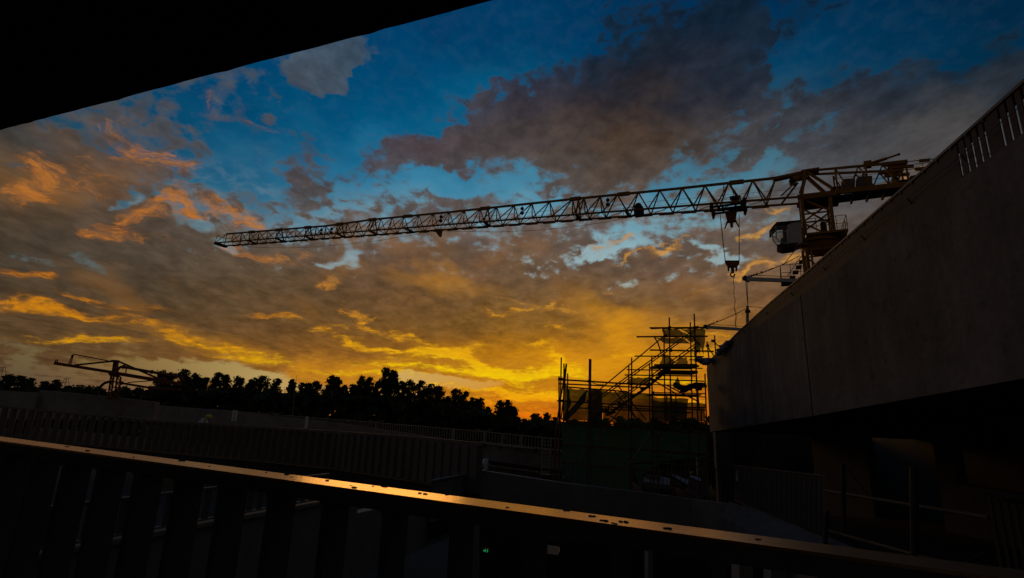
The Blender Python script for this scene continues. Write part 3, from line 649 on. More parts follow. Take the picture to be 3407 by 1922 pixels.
# ------------------------------------------------------------------ under the flyover: pillars, back wall with openings, walkway
def slabquad(pts, thick, name, m, **kw):
    """Level-ish sheet given by its corners, with thickness downwards."""
    m_ = MB(); m_.hexa([p - EZ * thick for p in pts], pts); return m_.build(name, m, **kw)
def pier(px, py0, py1, y, w, label):
    a_, b_ = at(px, py0, y), at(px, py1, y); b_.x, b_.y = a_.x, a_.y
    b_.z = 0.0; m_ = MB(); m_.box((a_ + b_) / 2, w, w, (a_ - b_).length, (WD, WN, EZ)); top('pier', m_, 'walk', label, 'pillar', 'pillars under the flyover')
a_ = wp(18.9, -.2, 1.2)
pier(2398, 1431, 1760, 25.2, .62, 'grey concrete pillar under the far end of the flyover wall, beside the scaffold')
pier(2330, 1436, 1640, 27.5, .5, 'thin dark pillar behind the scaffold, left of the grey pillar')
bk = thing('back_wall', 'dim wall with dark door openings set back beneath the flyover', 'wall', tuple(wp(6, -3, 4.2)))
OFF = 3.4
PB = wp(0, 0, OFF)
def bw_t(px): return (onplane(px, 1600, PB, WN) - PB).dot(WD)
tz = lambda t: wz(WBOT, t) + .02
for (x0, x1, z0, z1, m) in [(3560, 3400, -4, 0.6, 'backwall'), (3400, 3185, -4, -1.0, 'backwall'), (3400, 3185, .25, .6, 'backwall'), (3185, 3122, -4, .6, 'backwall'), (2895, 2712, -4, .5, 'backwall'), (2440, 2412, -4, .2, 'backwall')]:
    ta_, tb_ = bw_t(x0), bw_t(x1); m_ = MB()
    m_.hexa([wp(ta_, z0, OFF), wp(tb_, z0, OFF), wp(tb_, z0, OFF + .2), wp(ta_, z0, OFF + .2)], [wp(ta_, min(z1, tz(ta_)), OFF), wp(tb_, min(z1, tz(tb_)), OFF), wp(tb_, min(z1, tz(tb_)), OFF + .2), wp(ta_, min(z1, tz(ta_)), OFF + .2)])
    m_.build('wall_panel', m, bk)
m_ = MB(); ta_, tb_ = -9, 22
m_.hexa([wp(ta_, -6, 8), wp(tb_, -6, 8), wp(tb_, -6, 8.3), wp(ta_, -6, 8.3)], [wp(ta_, .9, 8), wp(tb_, -.1, 8), wp(tb_, -.1, 8.3), wp(ta_, .9, 8.3)]); m_.build('rear_partition', 'hoard', bk)  # near-black colour on these partitions stands in for the unlit void
m_ = MB(); m_.hexa([wp(24, -6, 1.5), wp(24.3, -6, 1.5), wp(24.3, -6, 8.3), wp(24, -6, 8.3)], [wp(24, -.15, 1.5), wp(24.3, -.15, 1.5), wp(24.3, -.15, 8.3), wp(24, -.15, 8.3)]); m_.build('end_partition', 'hoard', bk)
m_ = MB(); m_.hexa([wp(21.9, -6, 8), wp(24.3, -6, 8.31), wp(24.3, -6, 8.6), wp(21.9, -6, 8.31)], [wp(21.9, -.1, 8), wp(24.3, -.1, 8.31), wp(24.3, -.1, 8.6), wp(21.9, -.1, 8.31)]); m_.build('corner_partition', 'hoard', bk)
# walkway rising to the right with its pale kerb
wk = [at(2425, 1668, 16.5), at(2650, 1738, 11.2), at(2905, 1850, 8.0), at(3300, 2040, 5.6)]
wkn = [at(2400, 1716, 16.0), at(2545, 1800, 11.0), at(2640, 1860, 8.6), at(2900, 2060, 6.0)]
kb = MB()
for i in range(3):
    kb.hexa([wkn[i] - EZ * .3, wkn[i+1] - EZ * .3, wk[i+1] - EZ * .3, wk[i] - EZ * .3], [wkn[i], wkn[i+1], wk[i+1], wk[i]])
tag(kb.build('walkway', 'walk'), kind='structure')
f2 = MB()
for i in range(3):
    o_ = WN * 6.5; f2.hexa([wk[i] - EZ * .5, wk[i+1] - EZ * .5, wk[i+1] + o_ - EZ * .5, wk[i] + o_ - EZ * .5], [wk[i] - EZ * .2, wk[i+1] - EZ * .2, wk[i+1] + o_ - EZ * .2, wk[i] + o_ - EZ * .2])
tag(f2.build('side_path', 'soffit'), kind='structure')
# hoarding of ribbed sheet on the walkway
hd = thing('ribbed_hoarding', 'dark ribbed sheet hoarding standing on the walkway under the flyover', 'hoarding', tuple(at(2590, 1780, 12)))
def hp(f, g):
    y = 16.4 / (1 + f * (16.4 / 9.6 - 1)); a0 = at(2443 + f * 297, 1549 + f * 36, y); b0 = at(2443 + f * 297, 1663 + f * 127, y); return b0.lerp(a0, g)
for i in range(9):
    f0, f1 = i / 9, (i + 1) / 9 - .0008; m_ = MB()
    for k in range(4):
        u0, u1 = f0 + (f1 - f0) * k / 4, f0 + (f1 - f0) * (k + 1) / 4; o0 = RN * (.03 if k % 2 else 0)
        m_.hexa([hp(u0, 0) + o0, hp(u1, 0) + o0, hp(u1, 0) + o0 + RN * .02, hp(u0, 0) + o0 + RN * .02], [hp(u0, 1) + o0, hp(u1, 1) + o0, hp(u1, 1) + o0 + RN * .02, hp(u0, 1) + o0 + RN * .02])
    m_.build('sheet_panel', 'hoard', hd)
m_ = MB(); m_.tube(hp(-.02, 1.01), hp(1.03, 1.01), .018); m_.build('top_pipe', 'plank', hd)
m_ = MB(); m_.tube(hp(0, -.01), hp(1.0, -.01), .022); m_.build('bottom_pipe', 'plank', hd)
for (px, py, sl_) in [(2645, 1635, 'larger pale torn scrap on the middle of the dark ribbed hoarding'), (2452, 1580, 'small pale torn scrap at the left end of the dark ribbed hoarding')]:
    m_ = MB(); y_ = 11.6 if px > 2500 else 15.6
    m_.prism([at(px, py - 22, y_), at(px + 5, py + 20, y_), at(px - 5, py + 18, y_)], RN * .004); top('paper_scrap', m_, 'sheet', sl_, 'scrap', 'pale scraps on the hoarding')
# yellow handrail pipes and posts in front of the openings
hr = thing('pipe_barrier', 'makeshift barrier of two sloping yellowish pipes on dark posts under the flyover', 'barrier', tuple(at(3000, 1860, 7.5)))
for (p, q, r, m) in [((2745,1632,9.6),(3290,1722,6.6),.026,'bamboo'),((2755,1765,9.4),(3200,1888,6.8),.024,'bamboo')]:
    m_ = MB(); m_.tube(at(*p), at(*q), r, 8); m_.build('rail_pipe', m, hr)
for (x, y0, x1, y1, d) in [(2804,1542,2808,1772,8.8),(2752,1700,2745,1815,9.3),(3040,1555,3044,1850,7.5)]:
    m_ = MB(); m_.tube(at(x, y0, d), at(x1, y1, d), .035 if x < 3000 else .05, 8); m_.build('post', 'cranedark', hr)
m_ = MB(); m_.tube(at(2804, 1542, 8.8), at(2892, 1650, 8.4), .012, 5); m_.build('stay', 'cranedark', hr)
# dark plate fence at the right edge
rf = thing('plate_fence', 'dark upright plate fence at the right edge beneath the flyover', 'fence', tuple(at(3350, 1900, 4.6)))
for i in range(9):
    x = 3290 + i * 27; m_ = MB(); a0, b0 = at(x, 1648 + i * 3, 4.6 - i * .07), at(x + 26, 1908 + i * 6, 4.6 - i * .07); b0.x, b0.y = a0.x, a0.y
    m_.beam(a0, b0, .035, .012, up=(1, 0, 0)); m_.build('slat', 'hoard', rf)
m_ = MB(); m_.beam(at(3262, 1640, 4.62), at(3560, 1676, 4.0), .05, .03); m_.build('top_rail', 'hoard', rf)
m_ = MB(); m_.tube(at(3150, 1905, 6.2), at(3215, 1870, 6.2), .02); m_.tube(at(3215, 1870, 6.2), at(3300, 1835, 6.2), .02)
top('bent_pipe', m_, 'cranedark', 'thin bent dark pipe rising beside the plate fence under the flyover', 'pipe')

# ------------------------------------------------------------------ opposite ramp with its slatted railing
R1 = [(-260, 1328, 24.5), (0, 1352, 24), (250, 1376, 24), (500, 1399, 23.8), (850, 1421, 22), (1130, 1438, 20), (1400, 1458, 17), (1608, 1478, 14.8)]
r1p = [at(*q) for q in R1]
def poly(pts, n):
    out = []
    for a, b in zip(pts[:-1], pts[1:]):
        for i in range(n): out.append(a.lerp(b, i / n))
    return out + [pts[-1]]
H1 = 1.30
far = Vector((-.35, 1, 0)).normalized()
fence = thing('slatted_railing', 'long brown slatted railing along the opposite ramp', 'railing', tuple(r1p[3] - EZ * H1))
m_ = MB()
for a, b in zip(r1p[:-1], r1p[1:]): m_.beam(a, b, .10, .09)
m_.build('top_rail', 'slat', fence)
m_ = MB()
for a, b in zip(r1p[:-1], r1p[1:]): m_.beam(a - EZ * (H1 - .04), b - EZ * (H1 - .04), .08, .06)
m_.build('bottom_rail', 'slat', fence)
SL = .40; carry = 0.0; vdir = Vector((math.sin(R(-36)), math.cos(R(-36)), 0)); vsd = Vector((vdir.y, -vdir.x, 0))
for a, b in zip(r1p[:-1], r1p[1:]):
    d = b - a; Lg = d.length; u = carry
    while u < Lg:
        p = a + d * (u / Lg) - EZ * .05; m_ = MB()
        q = lambda x, y, z: p + vsd * x + vdir * y + EZ * z
        w_ = .10
        m_.hexa([q(-w_, 0, -H1 + .12), q(w_, 0, -H1 + .12), q(w_, .38, -H1 + .12), q(-w_, .38, -H1 + .12)], [q(-w_, 0, 0), q(w_, 0, 0), q(w_, .38, 0), q(-w_, .38, 0)])
        m_.build('slat', 'slat', fence); u += SL
    carry = u - Lg
# the ramp itself: kerb face, deck and body
rb = MB(); dkm = MB()
for a, b in zip(r1p[:-1], r1p[1:]):
    a0, b0 = a - EZ * H1, b - EZ * H1
    rb.hexa([a0 - EZ * .9, b0 - EZ * .9, b0 + far * .5 - EZ * .9, a0 + far * .5 - EZ * .9], [a0 - EZ * .01, b0 - EZ * .01, b0 + far * .5 - EZ * .01, a0 + far * .5 - EZ * .01])
    dkm.hexa([a0 + far * .5 - EZ * .5, b0 + far * .5 - EZ * .5, b0 + far * 11 - EZ * .5, a0 + far * 11 - EZ * .5], [a0 + far * .5 - EZ * .15, b0 + far * .5 - EZ * .15, b0 + far * 11 - EZ * .15, a0 + far * 11 - EZ * .15])
tag(rb.build('ramp_beam', 'soffit'), kind='structure'); tag(dkm.build('ramp_road', 'paving'), kind='structure')
# low objects on that ramp seen through the slats
for i, (x, y, w, h, m, lb_) in enumerate([(75, 1432, .55, .35, 'cranedark', 'dark crate behind the slatted railing at the far left'), (505, 1437, .5, .45, 'concrete2', 'pale block behind the slatted railing below the placing boom'), (545, 1442, .4, .5, 'panel', 'grey block beside the pale block behind the slatted railing')]):
    m_ = MB(); m_.box(at(x, y, 27.5), w, .5, h); m_.box(at(x, y, 27.5) + EZ * (h / 2 + .02), w + .06, .56, .04); top('site_crate', m_, m, lb_, 'crate')
# parapet wall behind the left half, in cast pieces of different height
pw = thing('cast_parapet', 'low cast concrete parapet behind the slatted railing at left', 'parapet', tuple(at(250, 1380, 31)))
for (x0, t0, x1, t1, bb, y) in [(-260,1285,128,1305,1390,31.0),(132,1297,290,1312,1395,31.3),(292,1312,415,1325,1398,31.0),(417,1326,518,1337,1402,30.8)]:
    m_ = MB(); A0, B0 = at(x0, t0, y), at(x1, t1, y); zb = at((x0 + x1) / 2, bb, y).z
    m_.hexa([Vector((A0.x, A0.y, zb)), Vector((B0.x, B0.y, zb)), Vector((B0.x, B0.y + .4, zb)), Vector((A0.x, A0.y + .4, zb))], [A0, B0, B0 + Vector((0, .4, 0)), A0 + Vector((0, .4, 0))])
    m_.build('parapet_block', 'concrete2', pw)
# far road parapet with fine balusters
FP = [(518, 1347, 46), (700, 1361, 44), (830, 1372, 42), (1130, 1396, 38), (1400, 1418, 34), (1610, 1436, 31), (1870, 1462, 28)]
fpp = [at(*q) for q in FP]
fr = thing('far_parapet', 'far road parapet with close pale balusters in front of the trees', 'parapet', tuple(fpp[3] - EZ * 1.3))
HB = [.95, .95, .90, .72, .42, .10, .08]; HT = .95
for i, (a, b) in enumerate(zip(fpp[:-1], fpp[1:])):
    m_ = MB(); za, zb = HB[i], HB[i+1]
    o_ = Vector((0, .25, 0))
    m_.hexa([a - EZ * 1.45, b - EZ * 1.45, b + o_ - EZ * 1.45, a + o_ - EZ * 1.45], [a - EZ * (HT - za), b - EZ * (HT - zb), b + o_ - EZ * (HT - zb), a + o_ - EZ * (HT - za)])
    m_.build('parapet_block', 'concrete2', fr)
m_ = MB()
for a, b in zip(fpp[1:-1], fpp[2:]): m_.beam(a + Vector((0, .12, 0)), b + Vector((0, .12, 0)), .07, .05)
m_.build('top_rail', 'pale', fr)
cnt = 0
for i, (a, b) in enumerate(zip(fpp[2:-1], fpp[3:])):
    n = max(2, int((b - a).length / .20))
    for k in range(n):
        f = k / n; p = a.lerp(b, f) + Vector((0, .12, 0)); h = HT - (HB[i+2] + (HB[i+3] - HB[i+2]) * f)
        m_ = MB(); m_.beam(p - EZ * .02, p - EZ * h, .05, .03, up=(0, 1, 0)); m_.build('baluster', 'pale', fr)
for x, y, d in [(1507, 1428, 32), (1612, 1437, 31), (1735, 1449, 29.4)]:
    m_ = MB(); p = at(x, y, d) + Vector((0, -.02, .05)); m_.beam(p, p - EZ * 1.05, .16, .14, up=(0, 1, 0)); m_.build('post', 'pale', fr)
fd = MB()
for a, b in zip(fpp[:-1], fpp[1:]):
    fd.hexa([a - EZ * 2.1, b - EZ * 2.1, b - EZ * 2.1 + far * 9, a - EZ * 2.1 + far * 9], [a - EZ * 1.4, b - EZ * 1.4, b - EZ * 1.4 + far * 9, a - EZ * 1.4 + far * 9])
tag(fd.build('far_road', 'paving'), kind='structure')
# brackets under its rail and pale pipes
for x, y, d, lb_ in [(775, 1382, 30, 'white upright pipe, left of a pair behind the slatted railing'), (785, 1383, 30, 'white upright pipe, right of a pair behind the slatted railing'), (1020, 1404, 29, 'single white capped post on the opposite ramp')]:
    m_ = MB(); c = at(x, y, d); h = .62 if x < 800 else .6
    m_.tube(c - EZ * h * .5, c + EZ * h * .42, .055 if x < 800 else .08, 10); m_.tube(c + EZ * h * .42, c + EZ * h * .5, .055 if x < 800 else .08, 10, r2=.02)
    top('marker_post', m_, 'white', lb_, 'post')
m_ = MB(); m_.beam(at(985, 1425, 26), at(1120, 1436, 24.5), .12, .05); top('timber_board', m_, 'pale', 'long pale board lying along the rail of the opposite ramp', 'board')
# side wall of the road beyond the corner, its dark soffit boxes and lower balusters
rw = thing('road_side_wall', 'grey side wall below the far balusters between ramp corner and scaffold', 'wall', tuple(at(1740, 1560, 24)))
def rwp(x, y, d=24.0): return at(x, y, d)
for (x0, t0, b0, x1, t1, b1) in [(1600, 1474, 1528, 1690, 1484, 1540), (1692, 1484, 1540, 1782, 1493, 1553), (1784, 1493, 1553, 1880, 1503, 1566)]:
    m_ = MB(); o_ = Vector((0, .3, 0)); A = [rwp(x0, b0), rwp(x1, b1), rwp(x1, t1), rwp(x0, t0)]
    m_.prism(A, o_); m_.build('wall_panel', 'concrete2', rw)
m_ = MB(); m_.beam(rwp(1600, 1471, 23.9), rwp(1882, 1500, 23.9), .12, .06); m_.build('coping', 'pale', rw)
for x, y in [(1612, 1482), (1665, 1487), (1721, 1492), (1777, 1497), (1784, 1497), (1842, 1503)]:
    m_ = MB(); m_.box(rwp(x, y, 23.85), .10, .12, .11); m_.build('bracket', 'cranedark', rw)
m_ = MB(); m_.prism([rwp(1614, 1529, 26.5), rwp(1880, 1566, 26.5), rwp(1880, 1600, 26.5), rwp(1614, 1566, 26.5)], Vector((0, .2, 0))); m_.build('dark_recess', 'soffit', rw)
lf = thing('lower_railing', 'short dark baluster railing on the ledge left of the scaffold ladder', 'railing', tuple(at(1740, 1585, 19)))
for i in range(24):
    x = 1628 + i * 10.6; m_ = MB(); m_.beam(at(x, 1548 + i * 1.45, 19), at(x + .4, 1572 + i * 1.5, 19), .022, .022, up=(0, 1, 0)); m_.build('baluster', 'tube2', lf)
m_ = MB(); m_.beam(at(1622, 1547, 19), at(1880, 1583, 19), .04, .03); m_.build('top_rail', 'tube2', lf)
# torn plastic sheet catching the sky
m_ = MB(); s0 = 17.8
pts = [at(1604, 1534, s0), at(1612, 1530, s0 - .1), at(1623, 1531, s0), at(1621, 1541, s0 - .12), at(1624, 1547, s0), at(1619, 1552, s0 - .1), at(1623, 1560, s0), at(1616, 1565, s0 - .1), at(1608, 1560, s0), at(1603, 1548, s0 - .15)]
m_.prism(pts, Vector((.02, .03, .05))); top('plastic_sheet', m_, 'sheet', 'small pale blue torn plastic sheet at the corner of the opposite ramp', 'plastic sheet')
# nearer parapet band that passes in front of the scaffold foot
BD = [(1440, 1601, 13.6), (1530, 1583, 15.0), (1614, 1567, 16.4), (1870, 1606, 17.4), (2150, 1640, 18.0), (2300, 1661, 18.0), (2425, 1677, 17.0)]
bdp = [at(*q) for q in BD]
bdw = thing('near_parapet', 'smooth grey parapet band passing below the scaffold', 'parapet', tuple(bdp[4] - EZ * 1.1))
for a, b in zip(bdp[:-1], bdp[1:]):
    m_ = MB(); o_ = Vector((0.02, .3, 0)); m_.hexa([a - EZ * .95, b - EZ * .95, b + o_ - EZ * .95, a + o_ - EZ * .95], [a, b, b + o_, a + o_]); m_.build('parapet_block', 'concrete2', bdw)
m_ = MB()
for a, b in zip(bdp[:-1], bdp[1:]): m_.hexa([a - EZ * 1.3, b - EZ * 1.3, b + far * 5 - EZ * 1.3, a + far * 5 - EZ * 1.3], [a - EZ * .951, b - EZ * .951, b + far * 5 - EZ * .951, a + far * 5 - EZ * .951])
tag(m_.build('ledge_slab', 'soffit'), kind='structure')
ck = MB()
for a, b in zip(bdp[:2], bdp[1:3]): ck.beam(a + EZ * .02, b + EZ * .02, .1, .035)
ck.build('coping', 'pale', bdw)

# ------------------------------------------------------------------ lower ramp seen through the near railing
def lrp(px, y_line=None):
    """Point on the top edge of the lower ramp wall at picture column px."""
    return None
LA = at(250, 1817, 6.3); LB = at(1195, 1650, 11.05); LB.z = LA.z
LD = (LB - LA).normalized(); LN = Vector((LD.y, -LD.x, 0))
LE = LA + LD * ((onplane(1560, 1600, LA, LN) - LA).dot(LD)); LS = LA - LD * 2.2; LW = (LE - LS).length
lw = thing('lower_ramp_wall', 'grey side wall of the lower ramp seen between the near railing posts', 'wall', tuple(LS - EZ * 1.5))
lseg = [LS.lerp(LB, i / 4) for i in range(5)] + [LE]
for i, (a, b) in enumerate(zip(lseg[:-1], lseg[1:])):
    a, b = a + LD * .006, b - LD * .006; tp_ = .05 if i < 4 else .36
    m_ = MB(); o_ = -LN * .25; m_.hexa([a - EZ * 1.52, b - EZ * 1.52, b - EZ * 1.52 + o_, a - EZ * 1.52 + o_], [a - EZ * tp_, b - EZ * tp_, b - EZ * tp_ + o_, a - EZ * tp_ + o_]); m_.build('wall_panel', 'pale', lw)
m_ = MB(); m_.beam(LS + LN * .02 - EZ * .02 - LN * .1, LB - LN * .08 - EZ * .02, .32, .05); m_.build('coping', 'pale', lw)
lr = thing('lower_ramp_railing', 'dark baluster railing on the lower ramp seen through the near railing', 'railing', tuple(LS))
LF = LA + LD * ((onplane(1082, 1668, LA, LN) - LA).dot(LD)); n = int((LF - LS).length / .19)
for i in range(n):
    p = LS + LD * (.19 * i); m_ = MB(); m_.beam(p + EZ * .05, p + EZ * .42, .09, .02, up=LN); m_.build('baluster', 'slat', lr)
m_ = MB(); m_.beam(LS + EZ * .44, LF + EZ * .44, .08, .04); m_.build('top_rail', 'slat', lr)
m_ = MB(); m_.beam(LS + EZ * .04, LF + EZ * .04, .05, .03); m_.build('bottom_rail', 'pale', lr)
m_ = MB(); m_.hexa([LS - EZ * 1.52 - LN * .25, LE - EZ * 1.52 - LN * .25, LE - EZ * 1.52 - LN * 5, LS - EZ * 1.52 - LN * 5], [LS - EZ * 1.2 - LN * .25, LE - EZ * 1.2 - LN * .25, LE - EZ * 1.2 - LN * 5, LS - EZ * 1.2 - LN * 5])
tag(m_.build('lower_ramp_road', 'soffit'), kind='structure')
# dim interior to the right of it
inn = thing('inner_wall', 'dim interior wall with a pillar seen below the near cap rail', 'wall', tuple(at(1800, 1990, 12)))
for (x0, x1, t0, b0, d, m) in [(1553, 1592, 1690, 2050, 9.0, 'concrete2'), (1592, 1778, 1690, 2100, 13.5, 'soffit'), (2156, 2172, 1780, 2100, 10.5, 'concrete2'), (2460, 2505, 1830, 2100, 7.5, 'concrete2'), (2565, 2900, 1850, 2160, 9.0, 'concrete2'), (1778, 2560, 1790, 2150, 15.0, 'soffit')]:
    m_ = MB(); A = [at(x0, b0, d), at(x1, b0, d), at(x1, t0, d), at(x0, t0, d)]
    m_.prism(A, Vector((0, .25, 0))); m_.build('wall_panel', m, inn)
m_ = MB(); A = [at(1782, 1806, 10.5), at(1862, 1818, 10.5), at(1862, 1832, 10.1), at(1856, 1846, 9.8), at(1782, 1838, 9.8)]
m_.prism(A, Vector((0, .12, -.12))); top('concrete_ledge', m_, 'bamboo', 'small ledge tinted amber in place of warm light, below the near cap rail', 'ledge')  # the pipes' warm yellow stands in for amber light on the ledge
m_ = MB(); A = [at(1925, 1757, 10.5), at(2018, 1768, 10.5), at(2012, 1812, 10.4), at(1960, 1806, 10.4)]
m_.prism(A, Vector((0, .1, 0))); top('hoarding_board', m_, 'hoard', 'dim grey panel hanging below the right part of the cap rail', 'panel')
for (x, y, d, lb_) in [(1616, 1832, 8.5, 'tiny green lit exit sign with dot and two bars, left one'), (2085, 1917, 8.5, 'tiny green lit exit sign at the bottom edge, right one')]:
    sg = thing('exit_sign', lb_, 'exit sign', tuple(at(x, y, d)))
    MB().box(at(x, y, d + .04), .13, .03, .07).build('housing', 'signbox', sg)
    k = d / FPX; c = at(x, y, d); mk = MB()
    mk.prism([c + Vector((px_ * k, 0, pz * k)) for px_, pz in ((-8, 0), (-3.5, 3), (-3.5, -3))], Vector((0, .004, 0)))
    if x < 2000:
        mk.box(c + Vector((0, 0, 0)), 1.6 * k, .004, 8 * k); mk.box(c + Vector((-1.0 * k, 0, 2 * k)), 1.6 * k, .004, 2 * k); mk.box(c + Vector((5.5 * k, 0, 0)), 2.0 * k, .004, 8 * k)
    else:
        mk.box(c + Vector((2 * k, 0, 0)), 4 * k, .004, 6 * k); mk.box(c + Vector((6.5 * k, 0, 0)), 2.4 * k, .004, 7 * k)
    mk.build('pictogram', 'green', sg)

# ------------------------------------------------------------------ tower crane
hd_ = Vector((-0.894759, 0.446549, 0)); hw_ = Vector((0.446549, 0.894759, 0))     # along the jib, across it (away from the camera)
MC = EYE + Vector((21.2184, 33.9084, 0)); MC.z = 0
def cp3(s, z, w=0.0): return Vector((MC.x, MC.y, 0)) + hd_ * s + hw_ * w + EZ * (EYE.z + z)
NP = Vector((hd_.y, -hd_.x, 0)); PC = Vector((MC.x, MC.y, EYE.z))
def cq(px, py, w=0.0):
    """Point of the crane (its own upright plane, w off its middle) on the sight line of a measured pixel."""
    return onplane(px, py, PC + hw_ * w, NP)
def cs(px, py=700): return (cq(px, py) - PC).dot(hd_)
crane = thing('tower_crane', 'yellow flat-top tower crane with a long lattice jib reaching left across the sunset sky', 'tower crane', tuple(MC))
zb = lambda s: 15.95 + .0672 * s
TOPP = [(0.3, 18.05), (2.07, 17.98), (9.46, 18.36), (17.94, 18.87), (30.88, 19.57), (40.55, 20.18), (47.1, 20.36), (64.4, 21.62)]
zt_ = lambda s: float(np.interp(s, [q[0] for q in TOPP], [q[1] for q in TOPP]))
W2 = .62
m_ = MB()
for a, b in zip(TOPP[:-1], TOPP[1:]): m_.beam(cp3(a[0], a[1]), cp3(b[0], b[1]), .15, .17)
m_.build('top_chord', 'crane', crane)
for w in (-W2, W2):
    m_ = MB(); m_.beam(cp3(.6, zb(.6), w), cp3(65.6, zb(65.6), w), .13, .13)
    # channel runners hang in pieces under the chord
    for s in np.arange(3, 64, 1.7):
        if w > 0: m_.beam(cp3(s, zb(s) - .09, w), cp3(s + 1.15, zb(s + 1.15) - .09, w), .14, .10)
    m_.build('bottom_chord', 'crane', crane)
APX = [801,829,860,888,920,955,984,1017,1051,1083,1121,1155,1191,1234,1267,1304,1343,1393,1442,1495,1545,1597,1653,1711,1770,1829,1905,1944,1998,2054,2124,2195,2270,2345,2424,2504,2581]
sa = [(cq(x, 800 - (x - 750) * .118) - PC).dot(hd_) for x in APX]
sa = [sa[0] + 1.6] + sa
sa = sorted(sa)
nodes = []
for i, s in enumerate(sa[:-1]):
    bay = sa[i+1] - s; nodes.append(s + bay * (.5 if s < 14 or s > 44 else .80))
for i, s in enumerate(sa):
    m_ = MB(); r = .05 if s < 30 else .042
    top_ = cp3(s, zt_(s))
    for nb in ([nodes[i]] if i < len(nodes) else []) + ([nodes[i-1]] if i > 0 else []):
        for w in (-W2, W2): m_.tube(top_, cp3(nb, zb(nb), w), r * (1.15 if s < 20 else 1), 5)
    m_.build('lattice_brace', 'crane', crane)
m_ = MB()
for i, s in enumerate(nodes):
    m_.tube(cp3(s, zb(s), -W2), cp3(s, zb(s), W2), .035, 5)
    if i + 1 < len(nodes): m_.tube(cp3(s, zb(s), -W2), cp3(nodes[i+1], zb(nodes[i+1]), W2), .026, 5)
m_.build('floor_bracing', 'crane', crane)
for x, y in [(838,770),(930,762),(1025,755),(1130,747),(1240,729),(1357,717),(1614,697),(1914,661),(2075,645),(2450,599)]:
    s = (cq(x, y) - PC).dot(hd_); m_ = MB(); m_.beam(cp3(s - .5, zt_(s - .5)), cp3(s + .5, zt_(s + .5)), .26, .28)
    if x in (1240, 1914, 1614, 930, 1025, 1130): 
        for w in (-W2, W2): m_.beam(cp3(s - .3, zt_(s)), cp3(s - .3, zb(s), w), .10, .10, up=hd_)
    m_.beam(cp3(s - .3, zb(s) - .02, -W2 - .06), cp3(s - .3, zb(s) - .02, W2 + .06), .22, .16)
    m_.build('jib_joint', 'crane', crane)
# jib tip
m_ = MB(); s1 = 65.4
for w in (-W2, W2):
    m_.tube(cp3(s1, zb(s1), w), cp3(s1 - .2, zb(s1) + .95, w), .03); m_.tube(cp3(s1 - .2, zb(s1) + .95, w), cp3(s1 - 1.6, zb(s1) + .9, w), .025); m_.tube(cp3(s1 - 1.6, zb(s1), w), cp3(s1 - 1.6, zb(s1) + .9, w), .025)
m_.tube(cp3(s1, zb(s1), W2), cp3(64.3, zt_(64.3)), .04); m_.tube(cp3(s1, zb(s1), -W2), cp3(64.3, zt_(64.3)), .04)
m_.tube(cp3(s1 - .2, zb(s1) + .95, -W2), cp3(s1 - .2, zb(s1) + .95, W2), .025)
m_.box(cp3(s1 - .3, zb(s1) - .1, 0), .5, .25, W2 * 2 + .3, (hd_, EZ, hw_)); m_.build('jib_tip_frame', 'cranedark', crane)
for x, y in [(1068, 752), (1102, 749), (1466, 708), (1736, 681), (2021, 650)]:
    c = cq(x, y + 4); m_ = MB(); s = (c - PC).dot(hd_); p = cp3(s, zt_(s) - .1, .1)
    k = .36 if x < 1200 else .30
    m_.tube(p, p - EZ * .9 * k * 2, .03); m_.ball(p - EZ * k * .9, .17, 1, 8, 6); m_.ball(p - EZ * (k * .9 + .42), .19, 1, 8, 6); m_.build('rope_roller', 'cranedark', crane)
m_ = MB()
for k, (zo, w) in enumerate([(.55, .1), (.85, -.1), (.38, .2)]):
    se = 62 if k < 2 else 40; m_.path([cp3(s, zb(s) + zo - .1 * math.sin(math.pi * (s - 1) / se), w) for s in np.linspace(1, se, 9)], .012, 4)
m_.build('trolley_rope', 'rope', crane)
m_ = MB(); m_.path([cq(*q) for q in [(775,816),(860,823),(960,824),(1060,820),(1160,811),(1260,800),(1360,783),(1452,768)]], .016, 4)
m_.path([cq(*q) for q in [(1452,768),(1560,770),(1660,771),(1780,766),(1900,755),(2020,738),(2120,718),(2215,697)]], .016, 4); m_.build('slack_rope', 'rope', crane)
m_ = MB(); c = cq(1458, 775); m_.prism([c + hd_ * .6 + EZ * .5, c - hd_ * .1 - EZ * .35, c - hd_ * .25 - EZ * .3, c - hd_ * .3 + EZ * .4], hw_ * .3); m_.build('rope_anchor', 'crane', crane)
# trolley winch inside the jib
m_ = MB(); c = cq(2126, 699); m_.box(c - EZ * .15, .7, .6, .7, (hd_, hw_, EZ)); m_.tube(c - hw_ * .35 + EZ * .15, c + hw_ * .35 + EZ * .15, .34, 12); m_.ball(c + EZ * .5, .15)
m_.build('trolley_winch', 'cranedark', crane)
m_ = MB(); c2 = cq(2098, 700)
for ds_ in (-.9, -.3, .6):
    m_.tube(c2 + hd_ * ds_ - EZ * .35, c2 + hd_ * ds_ + EZ * .3, .02)
m_.tube(c2 - hd_ * .9 + EZ * .3, c2 + hd_ * .6 + EZ * .3, .02); m_.tube(c2 - hd_ * .9, c2 + hd_ * .6, .02); m_.build('winch_platform_rail', 'crane', crane)
